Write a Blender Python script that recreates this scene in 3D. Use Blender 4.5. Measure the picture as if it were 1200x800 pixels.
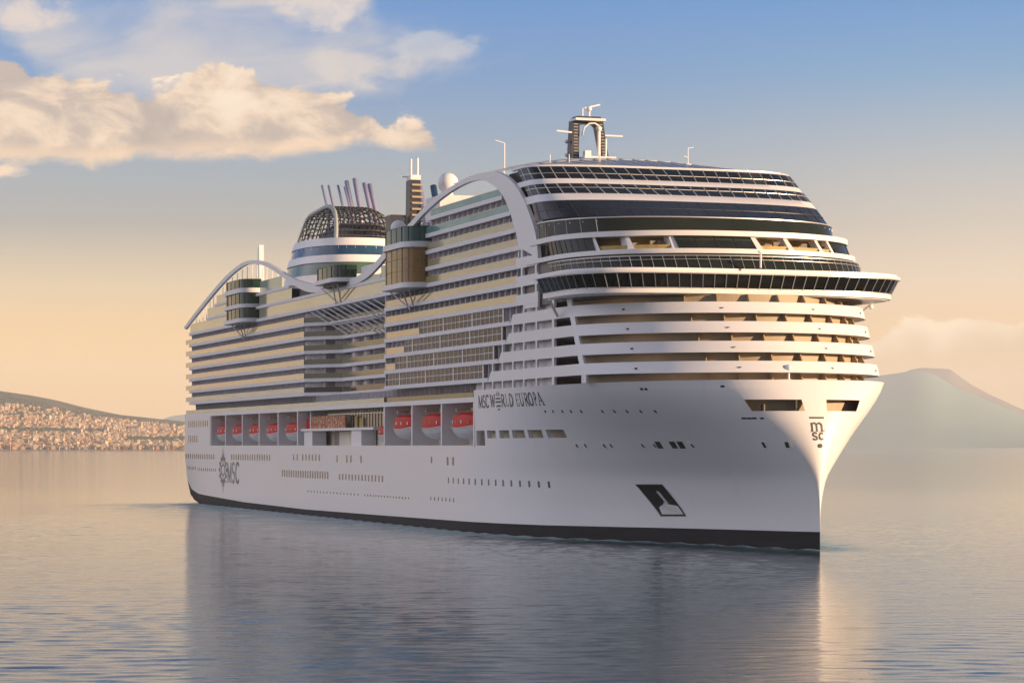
import bpy, bmesh, math, random
import numpy as np
from mathutils import Vector
random.seed(7); rng = np.random.default_rng(7)
S = bpy.context.scene
for o in list(bpy.data.objects): bpy.data.objects.remove(o)
R = math.radians
# world axes: x runs aft along the ship from the stem, y to the ship's starboard side (the one the photo shows), z up
# ------------------------------------------------------------------ camera
HEAD = math.atan(1010/3000)                   # angle between the view and the ship's axis
SA, CA = math.sin(HEAD), math.cos(HEAD)
CAM = Vector((-324.23, 154.43, 14.5))
cd = bpy.data.cameras.new('camera'); cam = bpy.data.objects.new('camera', cd)
S.collection.objects.link(cam); S.camera = cam
cam.location = CAM; cam.rotation_euler = (R(90), 0, -(R(90)+HEAD))
cd.sensor_width = 36; cd.lens = 90; cd.shift_y = 122/1200
cd.clip_start = 1; cd.clip_end = 80000
# ------------------------------------------------------------------ light
SUN_EL = R(9.0); SUN_PHI = R(50)              # from dead ahead towards port
sdir = Vector((-math.cos(SUN_PHI)*math.cos(SUN_EL), -math.sin(SUN_PHI)*math.cos(SUN_EL), math.sin(SUN_EL)))
ld = bpy.data.lights.new('sun', 'SUN'); sun = bpy.data.objects.new('sun', ld); S.collection.objects.link(sun)
ld.energy = 5.0; ld.color = (1, .67, .40); ld.angle = R(.6)
sun.rotation_euler = sdir.to_track_quat('Z', 'Y').to_euler()
S.view_settings.view_transform = 'Standard'; S.view_settings.look = 'None'
S.view_settings.exposure = .88; S.view_settings.gamma = 1
S.render.engine = 'CYCLES'
S.cycles.max_bounces = 8; S.cycles.volume_bounces = 3

def lin(r, g, b):
    f = lambda c: (c/255)/12.92 if c <= 10 else (((c/255)+.055)/1.055)**2.4
    return (f(r), f(g), f(b), 1)

class NT:                                      # small node-graph helper
    def __init__(s, nt): s.t = nt; s.n = nt.nodes; s.l = nt.links
    def put(s, sock, v):
        if isinstance(v, bpy.types.NodeSocket): s.l.new(v, sock)
        else: sock.default_value = v
    def m(s, op, *a, clamp=False):
        k = s.n.new('ShaderNodeMath'); k.operation = op; k.use_clamp = clamp
        for i, v in enumerate(a): s.put(k.inputs[i], v)
        return k.outputs[0]
    def dot(s, v, c):
        k = s.n.new('ShaderNodeVectorMath'); k.operation = 'DOT_PRODUCT'; s.put(k.inputs[0], v); k.inputs[1].default_value = c
        return k.outputs['Value']
    def comb(s, x, y, z):
        k = s.n.new('ShaderNodeCombineXYZ')
        for i, v in enumerate((x, y, z)): s.put(k.inputs[i], v)
        return k.outputs[0]
    def noise(s, vec, scale, detail=4, rough=.55, dist=0):
        k = s.n.new('ShaderNodeTexNoise'); s.put(k.inputs['Vector'], vec); k.inputs['Scale'].default_value = scale
        k.inputs['Detail'].default_value = detail; k.inputs['Roughness'].default_value = rough; k.inputs['Distortion'].default_value = dist
        return k.outputs['Fac']
    def smooth(s, v, a, b):
        k = s.n.new('ShaderNodeMapRange'); k.interpolation_type = 'SMOOTHSTEP'; s.put(k.inputs[0], v)
        k.inputs[1].default_value = a; k.inputs[2].default_value = b
        return k.outputs[0]
    def mix(s, f, a, b, mode='MIX'):
        k = s.n.new('ShaderNodeMix'); k.data_type = 'RGBA'; k.blend_type = mode
        s.put(k.inputs[0], f); s.put(k.inputs[6], a); s.put(k.inputs[7], b)
        return k.outputs[2]
    def ramp(s, f, stops, interp='LINEAR'):
        k = s.n.new('ShaderNodeValToRGB'); e = k.color_ramp.elements; k.color_ramp.interpolation = interp
        while len(e) < len(stops): e.new(.5)
        for q, (p, c) in zip(e, stops): q.position = p; q.color = c
        s.put(k.inputs[0], f); return k.outputs[0]
    def curve(s, f, pts):                      # float curve over 0..1
        k = s.n.new('ShaderNodeFloatCurve'); c = k.mapping.curves[0]
        while len(c.points) < len(pts): c.points.new(.5, .5)
        for q, (x, y) in zip(c.points, pts): q.location = (x, y); q.handle_type = 'AUTO'
        k.mapping.update(); s.put(k.inputs['Value'], f); return k.outputs[0]

# ------------------------------------------------------------------ sky
W = bpy.data.worlds.new('World'); S.world = W; W.use_nodes = True
g = NT(W.node_tree); g.n.clear()
tc = g.n.new('ShaderNodeTexCoord').outputs['Generated']
fw = g.dot(tc, (CA, -SA, 0)); rt = g.dot(tc, (-SA, -CA, 0)); up = g.dot(tc, (0, 0, 1))
az = g.m('ARCTAN2', rt, fw)                    # compass bearing, 0 towards the ship
el = g.m('ARCSINE', up)
elc = g.m('MAXIMUM', el, 0.0)
def ye(y): return (522-y)/3000/.42             # elevation scale of the ramps (0..0.42 rad)
t = g.m('DIVIDE', elc, .42, clamp=True)
base = g.ramp(t, [(0, (1.07, .53, .15, 1)), (ye(470), (1.02, .51, .085, 1)), (ye(400), (.94, .53, .14, 1)), (ye(335), lin(214, 186, 148)),
                  (ye(265), lin(146, 147, 150)), (ye(195), lin(126, 148, 170)), (ye(95), lin(76, 134, 190)), (ye(0), lin(22, 124, 198)),
                  (.62, lin(56, 104, 160)), (1, lin(58, 88, 122))])
rside = g.ramp(t, [(0, (1.07, .56, .17, 1)), (ye(470), (1.04, .58, .19, 1)), (ye(400), (.98, .60, .25, 1)), (ye(330), lin(236, 206, 176)),
                  (ye(265), lin(204, 190, 176)), (ye(195), lin(172, 176, 182)), (ye(95), lin(104, 154, 196)), (ye(0), lin(52, 134, 202)),
                  (.62, lin(60, 108, 162)), (1, lin(58, 88, 122))])
sky = g.mix(g.smooth(az, -.02, .22), base, rside)
# out-of-view sky on the left brightened in lavender, added to fill the shaded hull
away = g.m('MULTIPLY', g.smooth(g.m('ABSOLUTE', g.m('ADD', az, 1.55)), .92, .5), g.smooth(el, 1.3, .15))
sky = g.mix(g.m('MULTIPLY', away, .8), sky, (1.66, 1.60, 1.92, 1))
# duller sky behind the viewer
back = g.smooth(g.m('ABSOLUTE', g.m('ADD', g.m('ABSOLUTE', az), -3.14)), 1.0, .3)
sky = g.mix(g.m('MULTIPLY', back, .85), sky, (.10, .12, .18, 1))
# clouds: x across the view 0..1 for bearings -0.25..0.25 rad
cu = g.m('DIVIDE', g.m('ADD', az, .25), .5, clamp=True)
cx = lambda px: ((px-600)/3000+.25)/.5
vec = g.comb(g.m('MULTIPLY', az, 1.0), g.m('MULTIPLY', el, 1.6), 0.0)
n1 = g.m('SUBTRACT', g.noise(vec, 40, 9, .6, .35), .5)
n2 = g.m('SUBTRACT', g.noise(vec, 15, 5, .5), .5)
def prof(pts): return g.m('MULTIPLY', g.curve(cu, [(0, (522-pts[0][1])/3000/.3)]+[(cx(x), (522-y)/3000/.3) for x, y in pts]+[(1, (522-pts[-1][1])/3000/.3)]), .3)
top = prof([(-60, 60), (0, 66), (22, 70), (50, 92), (90, 95), (130, 108), (165, 108), (200, 104), (228, 84), (250, 70), (290, 84), (330, 96), (370, 108), (405, 116), (430, 134), (455, 152), (490, 150), (512, 166), (522, 185)])
bot = prof([(-60, 204), (0, 201), (70, 200), (120, 197), (170, 192), (230, 192), (300, 191), (350, 185), (390, 177), (430, 172), (460, 178), (485, 184), (512, 180), (522, 160)])
d_top = g.m('SUBTRACT', top, el); d_bot = g.m('SUBTRACT', el, bot)
in_t = g.smooth(g.m('ADD', d_top, g.m('MULTIPLY', n1, .034)), -.0008, .0026)
in_b = g.smooth(g.m('ADD', d_bot, g.m('MULTIPLY', n1, .014)), -.0015, .0045)
cm = g.m('MULTIPLY', in_t, in_b)
hgt = g.m('DIVIDE', d_bot, g.m('ADD', g.m('ADD', d_top, d_bot), .004), clamp=True)
lump = g.smooth(g.m('ADD', n1, g.m('MULTIPLY', n2, .9)), -.2, .24)
shade = g.m('ADD', g.m('MULTIPLY', lump, .75), g.m('MULTIPLY', hgt, .25), clamp=True)
ccol = g.ramp(shade, [(0, lin(160, 146, 144)), (.34, lin(192, 170, 158)), (.62, lin(232, 202, 176)), (1, lin(253, 230, 206))])
ccol = g.mix(g.smooth(hgt, .26, .02), ccol, lin(246, 206, 168))
# high thin veil
vv = g.comb(g.m('MULTIPLY', az, 1.0), g.m('MULTIPLY', g.m('ADD', el, g.m('MULTIPLY', az, -.12)), 3.2), 3.0)
n3 = g.noise(vv, 16, 7, .55, .6); n4 = g.noise(vv, 6, 3, .5)
vtop = prof([(-60, -30), (10, 0), (30, -10), (200, -6), (330, -60), (420, -30), (460, 20), (560, 42), (600, 60), (640, 75)])
vbot = prof([(-60, 30), (10, 60), (60, 110), (150, 150), (300, 140), (420, 120), (500, 95), (570, 62), (600, 55), (640, 55)])
vin = g.m('MULTIPLY', g.smooth(g.m('ADD', g.m('SUBTRACT', vtop, el), g.m('MULTIPLY', n1, .03)), -.004, .016),
          g.smooth(g.m('ADD', g.m('SUBTRACT', el, vbot), g.m('MULTIPLY', n1, .03)), -.006, .014))
veil = g.m('MULTIPLY', vin, g.smooth(g.m('ADD', n3, g.m('MULTIPLY', n4, .5)), .45, .92))
veil = g.m('ADD', g.m('MULTIPLY', veil, .8), g.m('MULTIPLY', vin, .22), clamp=True)
sky = g.mix(veil, sky, lin(190, 186, 192))
# brighter puffs within the veil
def puff(px, py, rx, ry, lo=-.25, hi=1.15, k=2.6):
    a = g.m('DIVIDE', g.m('SUBTRACT', az, (px-600)/3000), rx/3000); b = g.m('DIVIDE', g.m('SUBTRACT', el, (522-py)/3000), ry/3000)
    e = g.m('SUBTRACT', 1, g.m('ADD', g.m('MULTIPLY', a, a), g.m('MULTIPLY', b, b)))
    return g.smooth(g.m('ADD', e, g.m('MULTIPLY', n1, k*2.4)), lo, hi)
sky = g.mix(g.m('MULTIPLY', puff(45, 26, 46, 22), .8), sky, lin(226, 206, 192))
sky = g.mix(g.m('MULTIPLY', puff(378, 14, 58, 30), .75), sky, lin(228, 210, 198))
sky = g.mix(g.m('MULTIPLY', puff(395, 84, 80, 22), .6), sky, lin(218, 203, 194))
sky = g.mix(g.m('MULTIPLY', puff(520, 58, 70, 16), .5), sky, lin(200, 198, 202))
sky = g.mix(cm, sky, ccol)
sky = g.mix(g.m('MULTIPLY', puff(12, 209, 34, 9), .9), sky, lin(250, 214, 180))
# low hazy cumulus to the right
rtop = prof([(930, 440), (1010, 402), (1050, 380), (1075, 372), (1095, 386), (1120, 372), (1150, 366), (1180, 376), (1200, 368), (1240, 360), (1350, 380)])
rbot = prof([(930, 440), (1010, 440), (1240, 440), (1350, 440)])
rin = g.m('MULTIPLY', g.smooth(g.m('ADD', g.m('SUBTRACT', rtop, el), g.m('MULTIPLY', n1, .034)), -.001, .003), g.smooth(g.m('SUBTRACT', el, rbot), -.004, .018))
rlum = g.smooth(g.m('ADD', g.m('SUBTRACT', rtop, el), g.m('MULTIPLY', n1, -.02)), .016, -.002)
sky = g.mix(g.m('MULTIPLY', rin, .95), sky, g.mix(rlum, (.80, .50, .26, 1), (1.12, .86, .58, 1)))
# scattered cloud over the rest of the sky, seen only in reflections and from other sides
oth = g.m('MULTIPLY', g.smooth(g.m('ABSOLUTE', az), .26, .5), g.smooth(g.noise(g.comb(az, g.m('MULTIPLY', el, 2.5), 5.0), 4, 6, .55), .52, .72))
sky = g.mix(g.m('MULTIPLY', g.m('MULTIPLY', oth, .6), g.smooth(el, .02, .12)), sky, lin(240, 214, 196))
sky = g.mix(g.smooth(el, 0, -.02), sky, (.25, .24, .24, 1))
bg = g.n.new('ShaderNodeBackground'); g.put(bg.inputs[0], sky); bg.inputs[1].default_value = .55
nis = g.n.new('ShaderNodeTexSky'); nis.sky_type = 'NISHITA'; nis.sun_disc = False
nis.sun_elevation = SUN_EL; nis.sun_rotation = math.atan2(sdir.x, sdir.y)
bg2 = g.n.new('ShaderNodeBackground'); g.put(bg2.inputs[0], nis.outputs[0]); bg2.inputs[1].default_value = .012
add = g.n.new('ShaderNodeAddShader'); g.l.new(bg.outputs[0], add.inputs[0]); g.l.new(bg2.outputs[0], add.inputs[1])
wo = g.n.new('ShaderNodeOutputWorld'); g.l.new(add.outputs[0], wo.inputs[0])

# ------------------------------------------------------------------ materials
MATS = {}
def mat(name, col, rough=.5, var=0, scale=.3, metal=0, spec=.5, coat=0, ior=1.5, vscale=(1, 1, 1)):
    m = bpy.data.materials.new(name); m.use_nodes = True; q = NT(m.node_tree); b = q.n['Principled BSDF']
    c = (*col[:3], 1)
    b.inputs['Roughness'].default_value = rough; b.inputs['Metallic'].default_value = metal
    b.inputs['Specular IOR Level'].default_value = spec; b.inputs['Coat Weight'].default_value = coat; b.inputs['IOR'].default_value = ior
    if var:
        co = q.n.new('ShaderNodeTexCoord').outputs['Object']
        mp = q.n.new('ShaderNodeMapping'); q.l.new(co, mp.inputs[0]); mp.inputs['Scale'].default_value = vscale
        n = q.noise(mp.outputs[0], scale, 6, .6)
        lo = tuple(max(0, x*(1-var)) for x in c[:3])+(1,); hi = tuple(min(1, x*(1+var*.6)) for x in c[:3])+(1,)
        q.l.new(q.ramp(n, [(.3, lo), (.7, hi)]), b.inputs['Base Color'])
        q.l.new(q.m('ADD', q.m('MULTIPLY', n, .2), rough-.1, clamp=True), b.inputs['Roughness'])
    else: b.inputs['Base Color'].default_value = c
    MATS[name] = m; return m
WHITE = mat('white_paint', (.80, .79, .79), .38, .05, .12, vscale=(.4, 1, 3))
HULLW = mat('hull_white_paint', (.78, .765, .765), .34, .018, .05, vscale=(.25, 1, 1.6))
def plating(m):                                         # welded plates: faint seams and a little unevenness between frames
    q = NT(m.node_tree); b = q.n['Principled BSDF']; co = q.n.new('ShaderNodeTexCoord').outputs['Object']
    mp = q.n.new('ShaderNodeMapping'); q.l.new(co, mp.inputs[0]); mp.inputs['Rotation'].default_value = (R(90), 0, 0)
    br = q.n.new('ShaderNodeTexBrick'); q.l.new(mp.outputs[0], br.inputs[0]); br.inputs['Scale'].default_value = 1; br.inputs['Mortar Size'].default_value = .045; br.inputs['Brick Width'].default_value = 11; br.inputs['Row Height'].default_value = 2.9; br.inputs['Mortar Smooth'].default_value = .3
    h = q.m('ADD', q.m('MULTIPLY', br.outputs['Fac'], -.012), q.m('MULTIPLY', q.noise(co, .45, 2, .5), .05))
    bu = q.n.new('ShaderNodeBump'); bu.inputs['Distance'].default_value = .5; bu.inputs['Strength'].default_value = .35; q.l.new(h, bu.inputs['Height']); q.l.new(bu.outputs[0], b.inputs['Normal'])
    old = b.inputs['Base Color'].links[0].from_socket
    mp2 = q.n.new('ShaderNodeMapping'); q.l.new(co, mp2.inputs[0]); mp2.inputs['Scale'].default_value = (.55, .55, .035)
    st = q.smooth(q.noise(mp2.outputs[0], 1, 5, .65), .58, .8)   # faint run-off streaks
    q.l.new(q.mix(q.m('MULTIPLY', st, .12), old, (.42, .36, .30, 1)), b.inputs['Base Color'])
plating(HULLW)
SLABW = mat('deck_edge_white', (.79, .775, .79), .45, .05, .2)
BOOT = mat('boot_dark_paint', (.020, .021, .026), .6, .35, .25, spec=.12, vscale=(.4, 1, 3))
BGREY = mat('balcony_grey', (.74, .70, .71), .6, .1, .35)
def stripes(m, period, frac, dark, z0=None):          # a repeating panel along the ship's length
    q = NT(m.node_tree); b = q.n['Principled BSDF']; co = q.n.new('ShaderNodeTexCoord').outputs['Object']
    sx = q.n.new('ShaderNodeSeparateXYZ'); q.l.new(co, sx.inputs[0])
    f = q.m('FRACT', q.m('DIVIDE', sx.outputs[0], period)); k = q.m('LESS_THAN', f, frac)
    old = b.inputs['Base Color'].links[0].from_socket if b.inputs['Base Color'].links else tuple(b.inputs['Base Color'].default_value)
    q.l.new(q.mix(k, old, dark), b.inputs['Base Color']); q.l.new(q.m('SUBTRACT', .6, q.m('MULTIPLY', k, .45)), b.inputs['Roughness'])
stripes(BGREY, 3.05, .45, (.46, .44, .46, 1))
DIV = mat('divider_grey', (.72, .685, .69), .5, .1, .5)
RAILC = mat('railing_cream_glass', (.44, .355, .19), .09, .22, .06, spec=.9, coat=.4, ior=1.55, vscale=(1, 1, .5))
def tones(m, stops, scale):                             # sky reflections painted as colour patches into the tinted glass
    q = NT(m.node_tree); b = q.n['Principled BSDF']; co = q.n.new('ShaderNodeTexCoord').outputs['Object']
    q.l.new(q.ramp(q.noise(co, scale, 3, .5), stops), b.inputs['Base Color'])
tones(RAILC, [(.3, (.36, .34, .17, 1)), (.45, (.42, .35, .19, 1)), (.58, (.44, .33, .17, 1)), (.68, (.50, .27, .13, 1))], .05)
RAILT = mat('railing_teal_glass', (.15, .33, .30), .08, .25, .12, spec=.8, ior=1.5)
SCRN = mat('screen_pale_glass', (.47, .455, .29), .08, .15, .06, spec=.9, coat=.4, ior=1.55)
SCRG = mat('screen_green_glass', (.37, .46, .38), .10, .2, .1, spec=.8, ior=1.5)
OLIVE = mat('railing_olive_glass', (.085, .083, .03), .15, .2, .1)
DGREEN = mat('tower_green_glass', (.020, .055, .036), .12, .25, .2, spec=.3)
TEALG = mat('pod_teal_glass', (.02, .10, .095), .10, .2, .2, spec=.35)
AMBER = mat('tower_amber_glass', (.25, .125, .018), .16, .35, .16, spec=.5)
BLACKG = mat('dark_window_glass', (.008, .0095, .010), .035, 0, spec=.28)
ROOFG = mat('dark_roof_glass', (.016, .018, .024), .12, .2, .05, spec=.22)
SOLAR = mat('solar_glass', (.075, .085, .145), .22, .2, .1, spec=.6)
GREENB = mat('green_black_glass', (.020, .026, .021), .12, .3, .05, spec=.2)
GRIDG = mat('atrium_glass', (.034, .038, .056), .05, .35, .15, spec=.14, ior=1.38)
CABIN = mat('cabin_wall_tan', (.40, .32, .215), .6, .1, .4)
CABIND = mat('cabin_wall_brown', (.17, .15, .135), .5, .2, .4)
BAYW = mat('bay_wall_beige', (.70, .65, .52), .65, .15, .3)
RED = mat('lifeboat_red', (.62, .018, .012), .5, .12, .6, spec=.2)
BOATW = mat('lifeboat_white', (.72, .70, .68), .35, .08, .5)
DARK = mat('dark_recess', (.022, .021, .022), .5)
NAVY = mat('navy_metal', (.022, .024, .042), .4, .2, .4)
BLUEB = mat('blue_glass_band', (.025, .075, .15), .08, .2, .2, spec=.7)
GREENB2 = mat('green_glass_band', (.085, .15, .105), .12, .2, .15, spec=.7)
CAGE = mat('cage_black', (.022, .022, .026), .5)
ARCHG = mat('arch_pale_metal', (.36, .40, .37), .4)
PIPE = mat('pipe_lavender', (.27, .27, .42), .35)
SILVER = mat('silver_metal', (.55, .55, .55), .35, metal=.6)
INK = mat('letter_dark', (.085, .08, .095), .45)
INKG = mat('letter_grey', (.17, .155, .16), .45)
YELLOW = mat('lounge_yellow', (.42, .29, .09), .6, .3, .8)
HULLWIN = mat('porthole_glass', (.07, .065, .075), .15)

# ------------------------------------------------------------------ mesh helpers
class MB:
    def __init__(s): s.v = []; s.f = []
    def add(s, vs, fs):
        k = len(s.v); s.v += [tuple(map(float, p)) for p in vs]; s.f += [tuple(i+k for i in f) for f in fs]; return s
    def box(s, x0, x1, y0, y1, z0, z1):
        return s.add([(x0, y0, z0), (x1, y0, z0), (x1, y1, z0), (x0, y1, z0), (x0, y0, z1), (x1, y0, z1), (x1, y1, z1), (x0, y1, z1)],
                     [(0, 3, 2, 1), (4, 5, 6, 7), (0, 1, 5, 4), (1, 2, 6, 5), (2, 3, 7, 6), (3, 0, 4, 7)])
    def bar(s, a, b, w, h=None):
        a = Vector(a); b = Vector(b); h = h or w; d = (b-a).normalized()
        u = d.cross(Vector((0, 0, 1)));  u = Vector((1, 0, 0)) if u.length < 1e-3 else u.normalized(); v = u.cross(d)
        P = [p+u*(i*w/2)+v*(j*h/2) for p in (a, b) for i, j in ((-1, -1), (1, -1), (1, 1), (-1, 1))]
        return s.add(P, [(0, 1, 2, 3), (7, 6, 5, 4), (0, 4, 5, 1), (1, 5, 6, 2), (2, 6, 7, 3), (3, 7, 4, 0)])
    def tube(s, pts, r, n=10, cap=True):
        pts = [Vector(p) for p in pts]; k0 = len(s.v); rr = r if isinstance(r, (list, tuple)) else [r]*len(pts)
        for i, p in enumerate(pts):
            d = (pts[min(i+1, len(pts)-1)]-pts[max(i-1, 0)]).normalized()
            u = d.cross(Vector((0, 0, 1))); u = Vector((1, 0, 0)) if u.length < 1e-3 else u.normalized(); v = u.cross(d)
            for j in range(n):
                q = 2*math.pi*j/n; s.v.append(tuple(p+(u*math.cos(q)+v*math.sin(q))*rr[i]))
        for i in range(len(pts)-1):
            for j in range(n):
                a = k0+i*n+j; b = k0+i*n+(j+1) % n; s.f.append((a, b, b+n, a+n))
        if cap: s.f.append(tuple(k0+j for j in range(n))[::-1]); s.f.append(tuple(k0+(len(pts)-1)*n+j for j in range(n)))
        return s
    def ball(s, c, r, n=20, m=12, sz=1):
        P = [(c[0], c[1], c[2]+r*sz)]; F = []
        for i in range(1, m):
            a = math.pi*i/m
            for j in range(n): b = 2*math.pi*j/n; P.append((c[0]+r*math.sin(a)*math.cos(b), c[1]+r*math.sin(a)*math.sin(b), c[2]+r*sz*math.cos(a)))
        P.append((c[0], c[1], c[2]-r*sz))
        for j in range(n): F.append((0, 1+j, 1+(j+1) % n)); F.append((len(P)-1, 1+(m-2)*n+(j+1) % n, 1+(m-2)*n+j))
        for i in range(m-2):
            for j in range(n): a = 1+i*n+j; b = 1+i*n+(j+1) % n; F.append((a, a+n, b+n, b))
        return s.add(P, F)
    def grid(s, rows):                          # rows of points -> quads
        k0 = len(s.v); n = len(rows[0])
        for r_ in rows: s.v += [tuple(map(float, p)) for p in r_]
        for i in range(len(rows)-1):
            for j in range(n-1): a = k0+i*n+j; s.f.append((a, a+1, a+n+1, a+n))
        return s
    def prism(s, poly, f0, f1):                 # polygon in 2-D, f0/f1 lift it to the two faces
        n = len(poly); P = [f0(*p) for p in poly]+[f1(*p) for p in poly]
        return s.add(P, [tuple(range(n))[::-1], tuple(range(n, 2*n))]+[(i, (i+1) % n, n+(i+1) % n, n+i) for i in range(n)])
    def loopstrip(s, loops, close=True):        # consecutive closed cross-sections
        k0 = len(s.v); n = len(loops[0])
        for l in loops: s.v += [tuple(map(float, p)) for p in l]
        for i in range(len(loops)-1):
            for j in range(n):
                a = k0+i*n+j; b = k0+i*n+(j+1) % n; s.f.append((a, b, b+n, a+n))
        if close: s.f.append(tuple(k0+j for j in range(n))[::-1]); s.f.append(tuple(k0+(len(loops)-1)*n+j for j in range(n)))
        return s
    def comb(s, x0, x1, ya, yb, z0, z1, step=3.05, w=.14):    # wall with its partitions as one folded sheet
        P = [(x0, ya)]
        for x in np.arange(x0+step*.5, x1-.5, step): P += [(x, ya), (x, yb), (x+w, yb), (x+w, ya)]
        P.append((x1, ya)); return s.grid([[(*p, z0) for p in P], [(*p, z1) for p in P]])
    def build(s, name, m, parent=None, smooth=False, fix=True):
        me = bpy.data.meshes.new(name); me.from_pydata(s.v, [], s.f); me.update()
        if fix:
            bm = bmesh.new(); bm.from_mesh(me); bmesh.ops.recalc_face_normals(bm, faces=bm.faces); bm.to_mesh(me); bm.free()
        me.materials.append(m)
        if smooth:
            me.polygons.foreach_set('use_smooth', [True]*len(me.polygons))
            if smooth == 'auto': me.set_sharp_from_angle(angle=R(32))
        o = bpy.data.objects.new(name, me); S.collection.objects.link(o)
        if parent: o.parent = parent
        return o
def tag(o, label=None, cat=None, group=None, kind=None):
    if label: o['label'] = label
    if cat: o['category'] = cat
    if group: o['group'] = group
    if kind: o['kind'] = kind
    return o
def empty(name, loc=(0, 0, 0)):
    o = bpy.data.objects.new(name, None); S.collection.objects.link(o); o.location = loc; return o
# ------------------------------------------------------------------ the ship
ship = empty('cruise_ship'); tag(ship, 'huge white cruise ship with tiered balcony decks and dark glass front above the bow', 'cruise ship')
ZB = [24.95+2.93*k for k in range(-1+1, 12)]          # undersides of the deck slabs
YS = 24.0
# --- hull form
BX = np.array([0, 4, 12, 26, 43, 60, 75, 90, 400.]); BY = np.array([0.0, 1.5, 3.6, 7.6, 14.0, 20.0, 22.9, 24, 24])
def pch(x):
    h = np.diff(BX); dl = np.diff(BY)/h; m = np.zeros(len(BX)); m[0] = dl[0]
    for i in range(1, len(BX)-1): m[i] = 0 if dl[i-1]*dl[i] <= 0 else 2*dl[i-1]*dl[i]/(dl[i-1]+dl[i])
    x = np.clip(np.asarray(x, float), 0, 400); i = np.clip(np.searchsorted(BX, x)-1, 0, len(BX)-2); t = (x-BX[i])/h[i]
    return (2*t**3-3*t**2+1)*BY[i]+(t**3-2*t**2+t)*h[i]*m[i]+(-2*t**3+3*t**2)*BY[i+1]+(t**3-t**2)*h[i]*m[i+1]
def topb(x):
    t = np.clip(np.asarray(x, float)/52, 0, 1); return 24*(1-(1-t)**2.35)**(1/2.35)
GZ = [-5, 2, 5, 6.4, 8, 10, 13, 16, 18, 20, 22, 23.8]; GV = [0, .0, .02, .045, .08, .14, .33, .52, .66, .80, .92, 1]
def nose(z): t = max(0, min(1, (z-12)/11.7)); return 3.5*t*t
def hx(xl, z): return xl+nose(z)*max(0.0, min(1.0, 1-xl/40))
def hy(xl, z):                                         # half-breadth from local station and height
    gg = float(np.interp(z, GZ, GV)); y = (1-gg)*float(pch(xl))+gg*float(topb(xl))
    if xl > 296 and z < 12: y *= 1-.10*((xl-296)/34)**2*max(0, (12-z)/12)
    return y
def hull_pt(x, z, s=1, off=0.0):                       # point on the hull side at true station x
    lo, hi = 0.0, 400.0
    for _ in range(40):
        mid = (lo+hi)/2
        if hx(mid, z) < x: lo = mid
        else: hi = mid
    return Vector((x, s*(hy(lo, z)+off), z))
def hull_nose(y, z):                                   # station where the hull reaches half-breadth |y|
    lo, hi = 0.0, 60.0
    for _ in range(40):
        mid = (lo+hi)/2
        if hy(mid, z) < abs(y): lo = mid
        else: hi = mid
    return hx(lo, z)
def hull_n(x, z, s=1):
    a = hull_pt(x-.4, z, s); b = hull_pt(x+.4, z, s); c = hull_pt(x, z-.3, s); d = hull_pt(x, z+.3, s)
    n = (b-a).cross(d-c); n.normalize(); return n if n.y*s > 0 else -n
def stripe_z(x): return float(np.interp(x, [0, 60, 144, 200, 258, 312, 324, 330.5], [2.5, 1.9, 1.4, 1.15, 1.45, 2.45, 3.4, 5.6]))
def xend(z): return float(np.interp(z, [-3, 0, .8, 1.6, 6, 12, 30], [304, 311, 323, 330.3, 330.3, 327, 327]))
XW = [(48.2, 54.0), (55.4, 60.4), (61.7, 66.4), (67.6, 71.7), (73.3, 77.2)]        # mooring-deck openings low on the side

cols = sorted(set([0]+[round(90*(i/64)**2.6, 3) for i in range(1, 65)]+[v for a in XW for v in a]+[78.3, 82.3, 83.3, 97, 120, 144, 170, 200, 230, 258, 285, 295.6, 303, 312, 318, 324, 328, 331]))
def loc_for(x, z):
    lo, hi = 0., 400.
    for _ in range(40):
        mid = (lo+hi)/2
        if hx(mid, z) < x: lo = mid
        else: hi = mid
    return lo
zoff = 19.3
bo_s = [.075, 3.35]; bo_p = [.09, 2.7]
cols = sorted(set(cols+[round(v, 4) for v in bo_s+bo_p]))
cols = [c for i, c in enumerate(cols) if i == 0 or c-cols[i-1] > 1e-3]
def hp(c, z, s):
    x = hx(c, z); x = min(x, xend(z)); return (x, s*hy(c, z), z)
def hull_skin(zs_of, keep):
    b = MB()
    for s in (1, -1):
        rows = []; k0 = len(b.v)
        for i in range(len(zs_of(0))):
            b.v += [hp(c, zs_of(c)[i], s) for c in cols]
        n = len(cols)
        for i in range(len(zs_of(0))-1):
            for j in range(n-1):
                zc = (zs_of(cols[j])[i]+zs_of(cols[j])[i+1])/2
                if keep(.5*(cols[j]+cols[j+1]), zc, s): a = k0+i*n+j; b.f.append((a, a+1, a+n+1, a+n))
    return b
def merge(o, d=.002):
    bm = bmesh.new(); bm.from_mesh(o.data); bmesh.ops.remove_doubles(bm, verts=bm.verts, dist=d)
    bmesh.ops.dissolve_degenerate(bm, edges=bm.edges, dist=1e-4); bmesh.ops.recalc_face_normals(bm, faces=bm.faces); bm.to_mesh(o.data); bm.free(); o.data.update()
o = hull_skin(lambda c: [-3, -1, 0, .4, .8]+[stripe_z(c)*f+.8*(1-f) for f in (.3, .65, 1)], lambda *a: True).build('boot_stripe', BOOT, ship, True); merge(o)
ZR = [14.55, 15.72, 17.0, 18.2, 19.35, 20.95, 22.3, 22.6, 23.75]
def hz(c): s = stripe_z(c); return [s+(14.55-s)*f for f in np.linspace(0, 1, 13)]+ZR[1:]
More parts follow.
